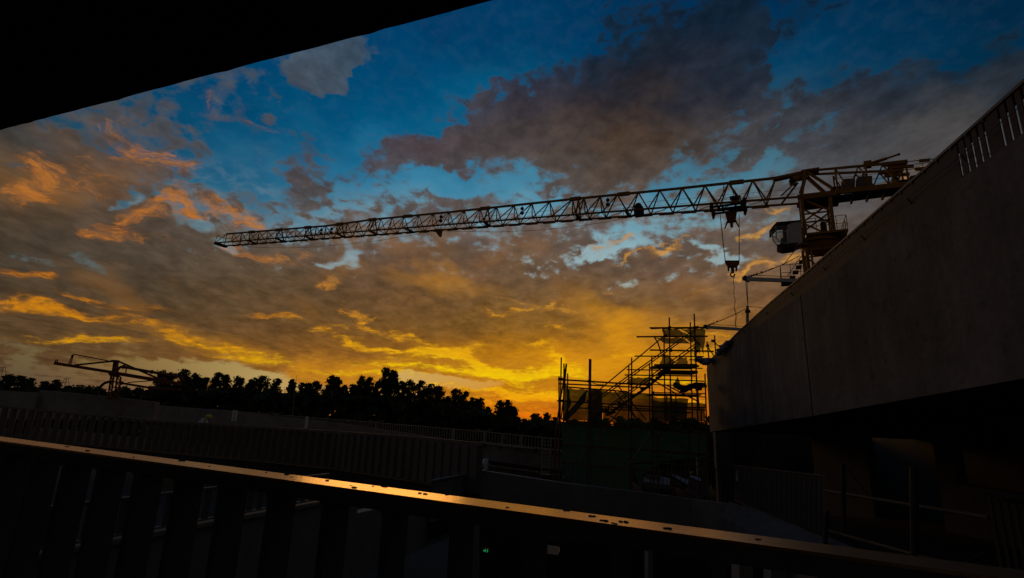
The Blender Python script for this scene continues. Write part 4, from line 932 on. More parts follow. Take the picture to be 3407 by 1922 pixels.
# --- mast and slewing tower
LS_, LR_ = .98, -.72
legs = [(s, w) for s in (LS_, LR_) for w in (-.85, .85)]
zring = 12.7
def mastleg(s, w, z0, z1, wd, name='mast_leg'):
    m_ = MB(); m_.beam(cp3(s, z0, w), cp3(s, z1, w), wd, wd, up=hd_); m_.build(name, 'crane', crane)
for s, w in legs: mastleg(s, w, 13.1, 15.9, .20, 'tower_head_leg')
for w in (-.85, .85):
    m_ = MB()
    m_.beam(cp3(LS_ - .02, 15.9, w), cp3(.55, 18.0, w * .45), .22, .2, up=hd_)
    m_.beam(cp3(.4, 17.9, w * .45), cp3(-.95, 16.2, w), .2, .2)
    m_.beam(cp3(LS_ + .05, 16.2, w), cp3(.45, 17.9, w * .3), .12, .12); m_.beam(cp3(2.2, 16.2, w), cp3(1.0, 17.5, w * .3), .10, .10)
    m_.build('apex_strut', 'crane', crane)
m_ = MB(); m_.box(cp3(.2, 18.06, 0), 1.1, .95, .12, (hd_, hw_, EZ)); m_.beam(cp3(.5, 18.05, 0), cp3(2.6, 17.9, 0), .5, .2); m_.beam(cp3(1.3, 17.7, 0), cp3(.7, 17.75, 0), .5, .3); m_.build('apex_plate', 'crane', crane)
m_ = MB(); m_.tube(cp3(1.35, 17.5, -.2), cp3(1.35, 17.5, .2), .25, 10); m_.build('apex_sheave', 'cranedark', crane)
def faces(z0, z1, name, r=.06, sides=((0, 1), (2, 3), (0, 2), (1, 3)), flip=0):
    for k, (i, j) in enumerate(sides):
        m_ = MB(); (s0, w0), (s1_, w1) = legs[i], legs[j]
        if (k + flip) % 2: z0_, z1_ = z1, z0
        else: z0_, z1_ = z0, z1
        m_.beam(cp3(s0, z0_, w0), cp3(s1_, z1_, w1), r * 2, r * 1.6); m_.beam(cp3(s0, z1, w0), cp3(s1_, z1, w1), r * 1.6, r * 1.6); m_.build(name, 'crane', crane)
faces(13.4, 14.6, 'tower_brace', .06); faces(14.6, 15.75, 'tower_brace', .06, flip=1)
m_ = MB(); m_.beam(cp3(LS_, 15.0, -.85), cp3(LR_, 13.6, -.85), .1, .1); m_.build('tower_brace', 'crane', crane)
for w in (-.75, .75):
    m_ = MB(); m_.beam(cp3(1.2, 15.95, w), cp3(LR_ - .3, 15.9, w), .2, .34); m_.build('base_girder', 'crane', crane)
m_ = MB(); m_.box(cp3(-.25, 15.62, 0), 2.2, 1.9, .14, (hd_, hw_, EZ)); m_.build('tower_head_floor', 'cranedark', crane)
# slewing deck and turntable
m_ = MB(); m_.box(cp3(-.28, 13.0, 0), 2.4, 2.6, .14, (hd_, hw_, EZ)); m_.build('slewing_deck', 'crane', crane)
m_ = MB()
for ds_ in np.linspace(-1.45, .9, 5):
    m_.tube(cp3(ds_, 13.0, -1.28), cp3(ds_, 14.05, -1.28), .022, 5)
for z in (13.5, 14.05): m_.tube(cp3(-1.45, z, -1.28), cp3(.9, z, -1.28), .022, 5); m_.tube(cp3(-1.45, z, -1.28), cp3(-1.45, z, 1.28), .022, 5)
for w in (-.4, .45, 1.28): m_.tube(cp3(-1.45, 13.0, w), cp3(-1.45, 14.05, w), .022, 5)
m_.tube(cp3(-1.45, 12.95, -1.28), cp3(-1.1, 12.7, -1.28), .03, 5); m_.build('deck_railing', 'crane', crane)
m_ = MB(); m_.box(cp3(-.2, 13.55, -.2), .35, .3, .6, (hd_, hw_, EZ)); m_.ball(cp3(-.2, 13.95, -.2), .2); m_.build('slewing_motor', 'cranedark', crane)
m_ = MB(); m_.tube(cp3(.12, 12.62, 0), cp3(.12, 12.93, 0), 1.22, 20, r2=1.10); m_.build('turntable', 'crane', crane)
m_ = MB(); m_.tube(cp3(.12, 12.5, 0), cp3(.12, 12.62, 0), 1.05, 20); m_.build('slew_bearing', 'cranedark', crane)
m_ = MB(); m_.tube(cp3(.12, 12.05, 0), cp3(.12, 12.5, 0), .9, 12, r2=1.25); m_.build('turntable_support', 'crane', crane)
for s, w in legs: mastleg(s, w, -EYE.z, 12.1, .19)
for k in range(14): faces(12.0 - 1.7 * (k + 1), 12.0 - 1.7 * k, 'mast_brace', .05, flip=k % 2)
# climbing cage platform at left of the mast
cgw = MB(); z0_ = 8.6
cgw.box(cp3(2.0, 9.95, -.3), 1.4, 1.7, .08, (hd_, hw_, EZ)); cgw.build('cage_platform', 'cranedark', crane)
m_ = MB()
for ds_ in (1.5, 2.1, 2.68):
    m_.tube(cp3(ds_, 9.95, -1.15), cp3(ds_, 11.0, -1.15), .022, 5)
for z in (10.45, 11.0): m_.path([cp3(1.4, z, -1.15), cp3(2.68, z, -1.15), cp3(2.68, z, .5)], .022, 5)
m_.tube(cp3(2.68, 9.95, .5), cp3(2.68, 11.0, .5), .022, 5)
m_.path([cp3(2.5, 11.0, -1.15), cp3(1.2, 12.6, -1.0)], .025, 5); m_.path([cp3(2.3, 10.2, -1.15), cp3(1.25, 11.7, -1.0)], .025, 5)
m_.tube(cp3(1.9, 9.9, -.9), cp3(1.9, 8.6, -.9), .02, 5); m_.tube(cp3(1.6, 9.9, -.9), cp3(1.6, 8.6, -.9), .02, 5); m_.build('cage_railing', 'tube2', crane)
for k in range(4):
    m_ = MB(); m_.box(cp3(2.0 - .22 * k, 10.2 + k * .35, -.6), .35, .8, .07, (hd_, hw_, EZ)); m_.build('ladder_tread', 'cranedark', crane)
m_ = MB()
for s in (1.25, -.95): m_.beam(cp3(s, 8.6, -1.0), cp3(s, 11.9, -1.0), .16, .16, up=hd_)
m_.beam(cp3(.75, 8.6, -1.02), cp3(.75, 12.0, -1.02), .38, .1, up=hd_); m_.build('climbing_cage', 'crane', crane)
# operator's cab hung on the left of the tower head
cabp = [(2560,767),(2574,748),(2584,739),(2651,733),(2658,808),(2640,818),(2603,823),(2583,819),(2572,803)]
cb = [cq(x, y, -1.35) for x, y in cabp]
cabo = MB(); inner = [cq(x, y, -1.35) for x, y in [(2621,747),(2651,734),(2664,733),(2670,806),(2640,818),(2622,820)]]
cabo.prism(inner, hw_ * 1.3); cabm = cabo.build('cab', 'cab', crane)
rf_ = MB(); rf_.prism([cq(x, y, -1.42) for x, y in [(2559,768),(2574,748),(2584,738),(2664,731),(2664,735),(2585,743),(2577,751),(2563,769)]], hw_ * 1.44); rf_.build('cab_roof', 'cranedark', cabm)
fl_ = MB(); fl_.prism([cq(x, y, -1.36) for x, y in [(2584,813),(2622,808),(2658,806),(2641,820),(2603,825),(2586,820)]], hw_ * 1.32); fl_.build('cab_floor', 'cranedark', cabm)
gl = MB(); gl.prism([cq(x, y, -1.33) for x, y in [(2566,770),(2582,748),(2620,748),(2622,808),(2586,812),(2574,800)]], hw_ * .012)
gl.prism([cq(x, y, -.07) for x, y in [(2566,770),(2582,748),(2620,748),(2622,808),(2586,812),(2574,800)]], hw_ * .012)
gl.build('cab_window', 'glass', cabm)
wf = MB()
for w in (-1.35, -.05):
    for p, q in [((2563,768),(2574,803)),((2574,803),(2586,816)),((2580,750),(2584,792)),((2584,792),(2597,806)),((2597,806),(2622,810)),((2621,747),(2622,812)),((2569,786),(2584,790)),((2582,772),(2620,770))]:
        wf.tube(cq(*p, w), cq(*q, w), .035, 5)
for p in [(2569,786),(2574,803),(2584,815)]: wf.tube(cq(*p, -1.35), cq(*p, -.05), .03, 5)
wf.build('window_frame', 'cab', cabm)
se_ = MB(); se_.prism([cq(x, y, -1.0) for x, y in [(2604,760),(2618,760),(2620,806),(2596,806),(2598,792),(2606,790)]], hw_ * .6); se_.build('operator_seat', 'cranedark', cabm)
m_ = MB(); m_.beam(cp3(.9, 12.45, -.9), cp3(2.3, 12.5, -.9), .1, .16); m_.build('cab_bracket', 'crane', crane)
# --- counter jib
for w in (-.62, .62):
    m_ = MB(); m_.beam(cp3(.3, 18.03, w * .5), cp3(-4.9, 17.50, w), .13, .14); m_.build('counterjib_top_chord', 'crane', crane)
    m_ = MB(); m_.beam(cp3(-1.1, 16.02, w), cp3(-13, 15.6, w), .2, .34); m_.build('counterjib_girder', 'crane', crane)
    m_ = MB(); m_.path([cp3(-4.9, 17.5, w), cp3(-13, 17.0, w)], .03, 6)
    for s in (-6.2, -7.1): m_.beam(cp3(s + .28, 17.48 - (abs(s) - 5) * .062, w), cp3(s - .28, 17.44 - (abs(s) - 5) * .062, w), .16, .16)
    m_.build('pendant_bar', 'crane', crane)
    m_ = MB(); m_.beam(cp3(-3.9, 17.52, w), cp3(-5.3, 17.46, w), .26, .24); m_.beam(cp3(-4.2, 17.25, w), cp3(-5.6, 17.1, w), .14, .2); m_.build('pendant_lug', 'crane', crane)
    prev = None
    for k, (s, kind) in enumerate([(-1.25, 0), (-1.9, 1), (-2.6, 0), (-3.3, 1), (-3.95, 0), (-4.6, 1), (-5.2, 0)]):
        z = 17.88 - .09 * abs(s) if not kind else 16.1
        if prev is not None: 
            m_ = MB(); m_.beam(prev, cp3(s, z, w), .08, .08); m_.build('counterjib_brace', 'crane', crane)
        prev = cp3(s, z, w)
    for s in (-1.25, -3.0, -4.4, -5.2):
        m_ = MB(); m_.beam(cp3(s, 16.1, w), cp3(s, 17.88 - .09 * abs(s), w), .10, .10, up=hd_); m_.build('counterjib_post', 'crane', crane)
m_ = MB(); m_.box(cp3(-7.0, 15.72, 0), 12, 1.3, .08, (hd_, hw_, EZ))
for s in np.arange(-12, -1, .9): m_.beam(cp3(s, 15.6, -.7), cp3(s, 15.6, .7), .12, .2)
m_.build('counterjib_deck', 'cranedark', crane)
for (x0, x1, yt, yb) in [(2801, 2845, 592, 635), (2850, 2902, 584, 632)]:
    m_ = MB(); m_.prism([cq(x0, yb, .1), cq(x1, yb - 4, .1), cq(x1, yt, .1), cq(x0 + 8, yt + 2, .1), cq(x0, yt + 9, .1)], hw_ * .5); m_.build('control_cabinet', 'panel', crane)
m_ = MB(); m_.box(cq(2780, 632, .1), .6, .5, .35, (hd_, hw_, EZ)); m_.build('cable_drum', 'cranedark', crane)
m_ = MB(); a_, b_ = cq(2886, 548), cq(2990, 513); m_.tube(a_, a_.lerp(b_, .62), .15, 8, r2=.10); m_.tube(a_.lerp(b_, .62), b_, .07, 8); m_.ball(b_, .1); m_.box(a_ + EZ * .02, .45, .4, .42, (hd_, hw_, EZ)); m_.build('service_derrick', 'crane', crane)
m_ = MB()
for s in np.arange(-6, -12, -1.2): m_.tube(cp3(s, 16.1, -.9), cp3(s, 17.1, -.9), .022, 5)
for z in (16.6, 17.1): m_.tube(cp3(-5.6, z, -.9), cp3(-12, z - .2, -.9), .022, 5)
m_.tube(cp3(-1.3, 16.9, -.9), cp3(-4.8, 16.75, -.9), .018, 5); m_.tube(cp3(-1.3, 16.55, -.9), cp3(-4.8, 16.4, -.9), .018, 5); m_.build('walkway_railing', 'crane', crane)
m_ = MB(); c = cq(2975, 602); m_.tube(c - hw_ * .3, c + hw_ * .3, .2, 10); m_.box(c - EZ * .3 - hd_ * .3, 1.0, .6, .4, (hd_, hw_, EZ)); m_.prism([cq(x, y) for x, y in [(2985,612),(3010,605),(3030,585),(3050,580),(3060,612)]], hw_ * .5); m_.build('hoist_winch', 'cranedark', crane)
for i in range(4):
    m_ = MB(); m_.box(cp3(-10.2 - i * .5, 15.9, 0), .42, 1.5, 1.9, (hd_, hw_, EZ)); m_.build('counterweight', 'panel', crane)
# --- trolley, hoist ropes and hook block
tcn_ = cq(2428, 700); st = (tcn_ - PC).dot(hd_); m_ = MB()
zT = zb(st) - .22
for w in (-.7, .7): m_.beam(cp3(st + 1.35, zT, w), cp3(st - 1.2, zT - .02, w), .10, .15)
for ds_ in (1.2, .45, -.45, -1.05): m_.beam(cp3(st + ds_, zT - .03, -.7), cp3(st + ds_, zT - .03, .7), .14, .10)
m_.beam(cp3(st + .8, zT - .14, -.3), cp3(st - .8, zT - .14, -.3), .24, .18)
for ds_ in (1.2, -1.05):
    for w in (-.72, .72): m_.box(cp3(st + ds_, zT + .16, w), .22, .14, .38, (hd_, hw_, EZ)); m_.prism([cp3(st + ds_ + .16, zT - .05, w), cp3(st + ds_ - .14, zT - .05, w), cp3(st + ds_ - .02, zT - .42, w), cp3(st + ds_ + .10, zT - .42, w)], hw_ * .08)
m_.build('trolley', 'cranedark', crane)
m_ = MB(); c = cp3(st - .05, zT - .55, 0); m_.prism([c + hd_ * .42 + EZ * .35, c - hd_ * .42 + EZ * .35, c - hd_ * .28 - EZ * .45, c + hd_ * .28 - EZ * .45], hw_ * .5)
for sx in (-.4, 0, .4): m_.tube(c + hd_ * sx * .7 - EZ * .4 + hw_ * .25, c + hd_ * sx * 1.25 - EZ * (.95 if sx else .9) + hw_ * .25, .07 if sx else .13, 6, r2=.04 if sx else .09)
m_.build('upper_sheave_block', 'hook', crane)
m_ = MB()
for ds_ in (.5, -.4): m_.tube(cp3(st + ds_, zb(st) + .1, 0), cp3(st + ds_ * .6, zt_(st) - .1, 0), .025, 5)
m_.tube(cp3(st + .9, zT + .1, -.3), cp3(st + .9, zT + .7, -.3), .02); m_.tube(cp3(st + .9, zT + .7, -.3), cp3(st - .1, zT + .75, -.3), .02); m_.box(cp3(st - .45, zT + .72, -.2), .75, .4, .14, (hd_, hw_, EZ)); m_.prism([cp3(st - .1, zT + .65, -.2), cp3(st - .75, zT + .65, -.2), cp3(st - .5, zT + .35, -.2)], hw_ * .3); m_.build('trolley_cage', 'cranedark', crane)
hb_ = [cq(2413, 868), cq(2460, 868), cq(2460, 873), cq(2451, 889), cq(2421, 889), cq(2412, 874)]
hk = MB(); hk.prism([p - hw_ * .18 for p in hb_], hw_ * .36); hko = hk.build('hook_block', 'hook', crane)
m_ = MB(); c = cq(2437, 893)
for x in (2424, 2450): m_.tube(cq(x, 889), cq(x, 902), .08, 6, r2=.05)
m_.tube(c + EZ * .1, c - EZ * .35, .14, 8, r2=.1); m_.build('hook_shank', 'hook', hko)
m_ = MB(); c = cq(2437.5, 913); m_.path([c + hd_ * (.14 * math.cos(a)) + EZ * (.17 * math.sin(a)) for a in np.linspace(1.6, -3.4, 10)], .05, 6); m_.tube(c + EZ * .17, c + EZ * .4, .06); m_.build('hook', 'cranedark', hko)
m_ = MB()
for (x0, y0, x1, y1) in [(2395,709,2412,868),(2396,709,2414,868),(2459,712,2458.5,868),(2460,712,2460.5,868)]: m_.tube(cq(x0, y0), cq(x1, y1), .016, 5)
m_.build('hoist_rope', 'rope', crane)
m_ = MB(); pts = [(2441,918),(2440,935),(2443,955),(2441,975),(2446,1000),(2443,1025),(2449,1050),(2446,1075),(2448,1092)]
m_.path([cq(*q) for q in pts], .022, 5); m_.path([cq(x + (4 if i % 2 else 1), y, .1) for i, (x, y) in enumerate(pts[5:])], .012, 4)
top('sling_rope', m_, 'rope', 'loose twisted sling hanging below the crane hook', 'sling')

# ------------------------------------------------------------------ scaffold at the end of the flyover wall
scf = thing('scaffold', 'rusty tube scaffold draped in torn green netting at the lower end of the flyover wall', 'scaffold', tuple(at(2110, 1640, 21.5)))
DF, DB = 21.0, 22.3
def pole(name, p, q, d0, d1=None, r=.026, m='tube'):
    m_ = MB(); j = lambda: Vector((rng.uniform(-.02, .02), 0, rng.uniform(-.02, .02))); m_.tube(at(*p, d0) + j(), at(*q, d1 if d1 else d0) + j(), r * 1.12, 6); return m_.build(name, m, scf)
for p, q, d in [((1866,1188),(1861,1600),DF),((1875,1207),(1871,1600),DF+.5),((1859,1250),(1862,1600),DF-.3),((1890,1241),(1888,1590),DB),
                ((1960,1195),(1957,1610),DF),((1965,1195),(1963,1610),DF+.35),((2093,1217),(2092,1620),DB),((2100,1189),(2099,1640),DF),
                ((2161,1207),(2164,1640),DB),((2168,1186),(2172,1645),DF),((2210,1088),(2213,1400),DB),((2227,1055),(2231,1400),DF),
                ((2296,1071),(2305,1400),DB),((2311,1042),(2326,1520),DF),((2218,1315),(2219,1400),DB+.2),((2233,1315),(2234,1400),DB+.4),((2247,1315),(2248,1400),DB+.1),
                ((2346,1242),(2357,1640),DF),((2333,1360),(2336,1640),DB),((2318,1242),(2325,1360),DB),((2186,1400),(2190,1650),DF+.2),((2240,1400),(2244,1655),DB),((2290,1400),(2295,1655),DF+.4)]:
    pole('upright', p, q, d)
pole('upright', (2352,1135), (2357,1188), DB + .6); pole('upright', (2377,1116), (2381,1178), DB + .8)
for p, q, d, r in [((1854,1261),(2165,1282),DF,.030),((1861,1277),(2165,1290),DF+.4,.026),((1891,1288),(2088,1303),DF,.026),((1853,1332),(2346,1363),DF,.026),
                ((1975,1351),(2170,1361),DF+.6,.022),((1923,1356),(2300,1374),DB,.026),((1852,1404),(2355,1444),DF,.030),((1861,1476),(2355,1512),DF,.026),((1864,1538),(2357,1586),DF,.026),
                ((2163,1090),(2347,1090),DF,.030),((2119,1119),(2355,1117),DF+.3,.030),((2163,1165),(2374,1168),DF,.030),((2113,1184),(2340,1186),DF+.4,.024),
                ((2177,1213),(2318,1213),DF+.3,.028),((2294,1197),(2318,1197),DB,.022),((2085,1229),(2211,1231),DB,.022),((2080,1246),(2313,1249),DF+.4,.024),
                ((2170,1262),(2343,1267),DF,.024),((2065,1275),(2345,1286),DB,.020),((2172,1351),(2346,1357),DB,.024)]:
    pole('ledger', p, q, d, r=r)
for p, q, d in [((2170,1222),(2339,1225),DF),((2172,1306),(2347,1309),DF),((2172,1315),(2347,1320),DF+.3),((2175,1394),(2350,1401),DF),((2178,1502),(2357,1514),DF),((2178,1518),(2357,1535),DF+.2)]:
    pole('ledger', p, q, d, r=.02, m='tube2')
for p, q, d0, d1 in [((2214,1115),(1965,1318),DF-.1,DF-.1),((2313,1094),(1972,1335),DF-.15,DF-.15),((2316,1100),(1978,1338),DB,DB),((2313,1144),(1966,1392),DB,DF+.3),((2316,1152),(1972,1396),DF+.6,DF+.6),
                ((1950,1331),(2095,1424),DF-.1,DF-.1),((2050,1274),(2150,1396),DB,DB),((2045,1299),(2113,1387),DF+.5,DF+.5),((2090,1330),(1923,1536),DF-.2,DF-.2),
                ((2215,1280),(2321,1336),DF-.1,DF-.1),((1883,1210),(1850,1430),DF-.1,DF-.5),((1850,1430),(1842,1590),DF-.5,DF-.6),((1886,1212),(1868,1395),DB,DB),
                ((2354,1153),(2380,1188),DB+.6,DB+.8),((2370,1133),(2398,1158),DB+.8,DB+.9),((2092,1350),(2150,1440),DB,DB),((2171,1262),(2250,1310),DF,DF),((2315,1300),(2345,1275),DF,DF)]:
    pole('brace', p, q, d0, d1, r=.024)
for p, q in [((2166,1433),(2100,1537)),((2190,1442),(2320,1510)),((2346,1442),(2171,1517)),((2017,1428),(1984,1464)),((1893,1570),(1868,1600)),((2100,1537),(2060,1600))]:
    pole('brace', p, q, DF - .25, r=.021, m='tube2')
for x, y, d in [(1866,1261,DF),(1874,1262,DF),(1862,1332,DF),(1872,1333,DF),(1960,1268,DF),(2100,1278,DF),(1960,1352,DF),(2100,1340,DF),(2214,1116,DF),(2227,1090,DF),(2311,1090,DF),(2318,1089,DF),(2231,1166,DF),(2318,1168,DF),(2168,1262,DF),(2172,1306,DF),(2172,1394,DF),(2165,1434,DF),(2098,1412,DF),(2098,1352,DF),(1862,1404,DF),(2346,1285,DF),(2354,1150,DB),(2371,1134,DB),(2265,1478,DF)]:
    m_ = MB(); c = at(x, y, d - .04); m_.box(c, .11, .09, .10); m_.box(c + Vector((.03, -.03, .03)), .04, .10, .05); m_.build('coupler', 'cranedark', scf)
def plank(p, q, d, w=.25, th=.05, n=3):
    for k in range(n):
        m_ = MB(); o_ = Vector((0, w * k * 1.06, 0)); a, b = at(*p, d) + o_, at(*q, d) + o_; m_.beam(a, b, w, th); m_.build('plank', 'plank', scf)
plank((2182,1217), (2322,1218), DF, th=.08, n=4); plank((2205,1236), (2318,1238), DF + .3, th=.12, n=3)
plank((2172,1311), (2330,1314), DF, th=.05, n=4); plank((2176,1399), (2340,1404), DF, th=.04, n=3); plank((1880,1398), (2100,1416), DF + .4, th=.05, n=3)
# stair flight climbing to the right, hung with rags and clamps
m_ = MB(); a, b = at(2018, 1381, DF + .5), at(2150, 1290, DF + .7); m_.beam(a, b, .25, .07); b2 = at(2232, 1222, DF + .8); m_.beam(b, b2, .25, .07)
for f in (.03,.07,.1,.2,.26,.3,.42,.5,.58,.63,.7,.74,.8,.84,.87,.9,.93,.96,1.0): 
    m_.ball(a.lerp(b2, f) + Vector((rng.uniform(-.1, .1), 0, rng.uniform(-.12, .12))), rng.uniform(.05, .12), .7, 6, 4, .6)
m_.build('stair_flight', 'cranedark', scf)
# debris netting: sagging sheets with thickness in the folds
def net(name, corners, d, m='net', nx=8, ny=5, sag=.06, fold=.05, kx=9):
    (x0, y0), (x1, y1), (x2, y2), (x3, y3) = corners
    vs = []; fs = []; ph = rng.uniform(0, 6)
    for j in range(ny + 1):
        for i in range(nx + 1):
            u, v = i / nx, j / ny
            x = (x0*(1-u) + x1*u)*(1-v) + (x3*(1-u) + x2*u)*v; y = (y0*(1-u) + y1*u)*(1-v) + (y3*(1-u) + y2*u)*v
            p = at(x, y, d) + Vector((0.02 * math.sin(v * 9 + ph), fold * math.sin(u * kx + ph + v * 2) , -sag * math.sin(math.pi * ((u * 2.5) % 1)) * (1 - v)))
            vs.append(p)
    for j in range(ny):
        for i in range(nx):
            k = j * (nx + 1) + i; fs.append((k, k + 1, k + nx + 2, k + nx + 1))
    m_ = MB(); m_.add(vs, fs); o = m_.build(name, m, scf)
    return o
net('netting', [(1893,1289),(2004,1296),(2004,1400),(1876,1398)], DF + .15)
net('netting', [(2004,1296),(2006,1400),(1960,1400),(1956,1294)], DF + .3, nx=5)
net('netting', [(2004,1298),(2172,1306),(2172,1412),(2006,1404)], DF + .45)
net('netting', [(2172,1318),(2288,1322),(2281,1412),(2172,1410)], DF + .5)
net('netting', [(1877,1267),(1893,1290),(1900,1345),(1876,1395)], DF - .02, 'netd', nx=4)
net('netting', [(1956,1292),(1946,1332),(1890,1398),(1866,1396)], DF - .05, 'netd', nx=5)
net('netting', [(1868,1402),(2100,1420),(2104,1640),(1870,1600)], DF + .12, 'netd', nx=12, ny=8)
net('netting', [(2100,1420),(2350,1440),(2352,1520),(2102,1540)], DF + .4, 'netd', nx=10)
net('netting', [(2102,1540),(2200,1536),(2140,1580),(2132,1640)], DF + .42, 'netd', nx=6)
net('netting', [(2101,1252),(2166,1254),(2164,1277),(2084,1274)], DF + .3)
net('netting', [(2172,1330),(2345,1338),(2345,1400),(2172,1396)], DB + .3, 'net')
net('netting', [(2203,1092),(2259,1093),(2272,1117),(2208,1118)], DF + .1)
net('netting', [(2260,1092),(2349,1092),(2342,1180),(2316,1128)], DF + .12)
net('netting', [(2260,1092),(2316,1128),(2300,1140),(2270,1118)], DF + .16)
net('netting', [(2177,1121),(2272,1120),(2300,1142),(2212,1143)], DF + .2)
net('netting', [(2314,1126),(2332,1140),(2331,1182),(2311,1156)], DF + .05, 'netd', nx=3)
net('netting', [(2206,1172),(2228,1180),(2250,1205),(2189,1232)], DF + .14)
net('netting', [(2260,1186),(2284,1186),(2290,1212),(2246,1212)], DF + .3)
net('netting', [(2254,1245),(2259,1262),(2268,1285),(2240,1292)], DF + .2, 'netd', nx=3)
net('netting', [(2304,1146),(2318,1150),(2322,1196),(2312,1190)], DF + .1, 'netd', nx=3)
m_ = MB(); m_.path([at(*q, DF + .1) for q in [(2166,1094),(2203,1092),(2230,1096),(2259,1093),(2290,1092),(2320,1096),(2349,1091)]], .02, 5)
m_.path([at(*q, DF) for q in [(1968,1268),(1975,1275),(1990,1279),(2010,1279)]], .015, 5); m_.path([at(*q, DF) for q in [(2177,1121),(2190,1142),(2200,1176)]], .03, 5); m_.build('net_rope', 'rope', scf)
m_ = MB()
for x, y, r in [(2262,1288,.2),(2275,1295,.22),(2290,1290,.2),(2305,1284,.2),(2320,1283,.22),(2334,1282,.18),(2248,1280,.16),(2325,1292,.14)]: m_.ball(at(x, y, DB), r, .6, 7, 5, .6)
m_.build('rag_bundle', 'cranedark', scf)
# crumpled tarpaulins on top of the wall end
def heap(pts, m, label, name='tarpaulin'):
    m_ = MB()
    for x, y, d, r in pts: m_.ball(at(x, y, d), r * .75, .6, 8, 6, .5)
    top(name, m_, m, label, 'tarpaulin')
heap([(2325,1196,22.6,.28),(2340,1200,22.7,.3),(2356,1199,22.8,.27),(2370,1200,22.8,.24),(2348,1206,22.5,.25)], 'tarp', 'crumpled bluish tarpaulin lying where the scaffold meets the wall end')
heap([(2392,1176,20.0,.2),(2400,1166,19.6,.24),(2408,1155,19.2,.26),(2417,1146,18.8,.22),(2424,1138,18.5,.15)], 'tarp', 'crumpled tarpaulin bundled higher up on the sloping top of the flyover wall')
# bare materials stacked behind the scaffold foot
for i, (x0, y0, x1, y1, w, m) in enumerate([(2142,1592,2228,1602,.35,'sheet'),(2236,1585,2290,1606,.25,'sheet'),(2262,1600,2326,1616,.3,'panel'),(2148,1582,2200,1590,.18,'panel'),(2290,1585,2330,1600,.25,'sheet'),(2284,1632,2330,1650,.3,'panel')]):
    m_ = MB(); m_.beam(at(x0, y0, 24.5), at(x1, y1, 24.2), w, .06, up=(0, -.8, .6))
    top('steel_sheet', m_, m, 'pale steel sheet behind the scaffold foot, ' + ORD[i] + ' counted from the left stack', 'steel sheet', 'steel sheets behind the scaffold foot')
for i in range(6):
    m_ = MB(); m_.beam(at(2132 + i * 3, 1614 + i * 6, 23.4), at(2235 + i * 3, 1622 + i * 6.4, 23.2), .28, .04, up=(0, -.5, .85))
    top('timber_board', m_, 'plank', 'brownish board lying flat behind the scaffold foot, ' + ORD[i] + ' from the top of its row', 'board', 'boards behind the scaffold foot')
for k, (x0, y0, x1, y1) in enumerate([(2190,1560,2330,1640),(2215,1575,2300,1655),(2140,1610,2190,1650),(2250,1570,2340,1610)]):
    m_ = MB(); m_.tube(at(x0, y0, 22.9), at(x1, y1, 22.6), .05); top('fallen_tube', m_, 'tube2', 'dark tube leaning across the stacked sheets at the scaffold foot, ' + ['highest and longest', 'lower steep one', 'leftmost', 'rightmost'][k], 'tube', 'tubes leaning at the scaffold foot')
# baluster railing in front of the scaffold foot
pr = thing('parapet_balusters', 'thin dark baluster railing standing on the parapet band in front of the scaffold', 'railing', tuple(at(2150, 1640, 18.2)))
for i in range(36):
    x = 1885 + i * 14.6; yb = 1607 + (x - 1870) * .122; m_ = MB(); m_.beam(at(x, yb - 108, 18.3), at(x + 1.5, yb, 18.3), .02, .02, up=(0, 1, 0)); m_.build('baluster', 'slat', pr)
m_ = MB(); m_.beam(at(1880, 1499, 18.3), at(2400, 1563, 18.3), .035, .03); m_.build('top_rail', 'slat', pr)
# ladder left of the scaffold
ld = thing('ladder', 'pale metal ladder leaning left of the scaffold', 'ladder', tuple(at(1815, 1600, 20)))
for x0, x1 in ((1806, 1800), (1834, 1826)):
    m_ = MB(); m_.tube(at(x0, 1458, 20.4), at(x1, 1602, 20), .022); m_.build('rail', 'tube2', ld)
for i in range(11):
    y = 1467 + i * 12.6; m_ = MB(); m_.beam(at(1805.5 - i * .5, y, 20.35 - i * .03), at(1833.5 - i * .7, y + 1.5, 20.35 - i * .03), .03, .03); m_.build('rung', 'pale', ld)
m_ = MB(); m_.box(at(1815, 1590, 18.6), .35, .3, .25); m_.tube(at(1804, 1578, 18.6), at(1826, 1580, 18.6), .02); top('site_pump', m_, 'cranedark', 'small dark machine at the foot of the ladder', 'machine')

# ------------------------------------------------------------------ concrete placing boom on the opposite ramp
DBM = 30.0
bmn = thing('placing_boom', 'rust red concrete placing boom on a lattice tower in front of the left trees', 'placing boom', tuple(at(372, 1330, DBM)))
def bb(name, p, q, w, h, d0=DBM, d1=None, m='boom'):
    m_ = MB(); m_.beam(at(*p, d0), at(*q, d1 or d0), w, h); return m_.build(name, m, bmn)
bb('counter_arm', (183,1208), (386,1240), .16, .16); bb('counter_arm', (183,1208), (386,1240), .16, .16, DBM + .6)
bb('main_arm', (384,1241), (600,1277), .16, .19); bb('main_arm', (384,1241), (600,1277), .16, .14, DBM + .6)
m_ = MB(); m_.beam(at(387,1200,DBM+.3), at(379.5,1246,DBM+.3), .20, .20, up=(1,0,0)); m_.build('king_post', 'boom', bmn)
bb('stay_bar', (249,1214), (378,1201), .07, .09); bb('stay_bar', (390,1200), (541,1265), .07, .09); bb('stay_bar', (375,1200), (392,1200), .3, .08)
for p, q in [((245,1178),(365,1201)),((245,1178),(235,1212)),((241,1179),(229,1210)),((186,1196),(185,1207)),((192,1195),(190,1206)),((425,1272),(506,1266))]:
    m_ = MB(); m_.tube(at(*p, DBM), at(*q, DBM), .03, 5); m_.build('rail_tube', 'boom', bmn)
m_ = MB(); m_.path([at(*q, DBM - .2) for q in [(389,1240),(390,1232),(395,1224),(403,1220),(411,1220),(470,1231),(533,1242),(612,1256)]], .075, 8)
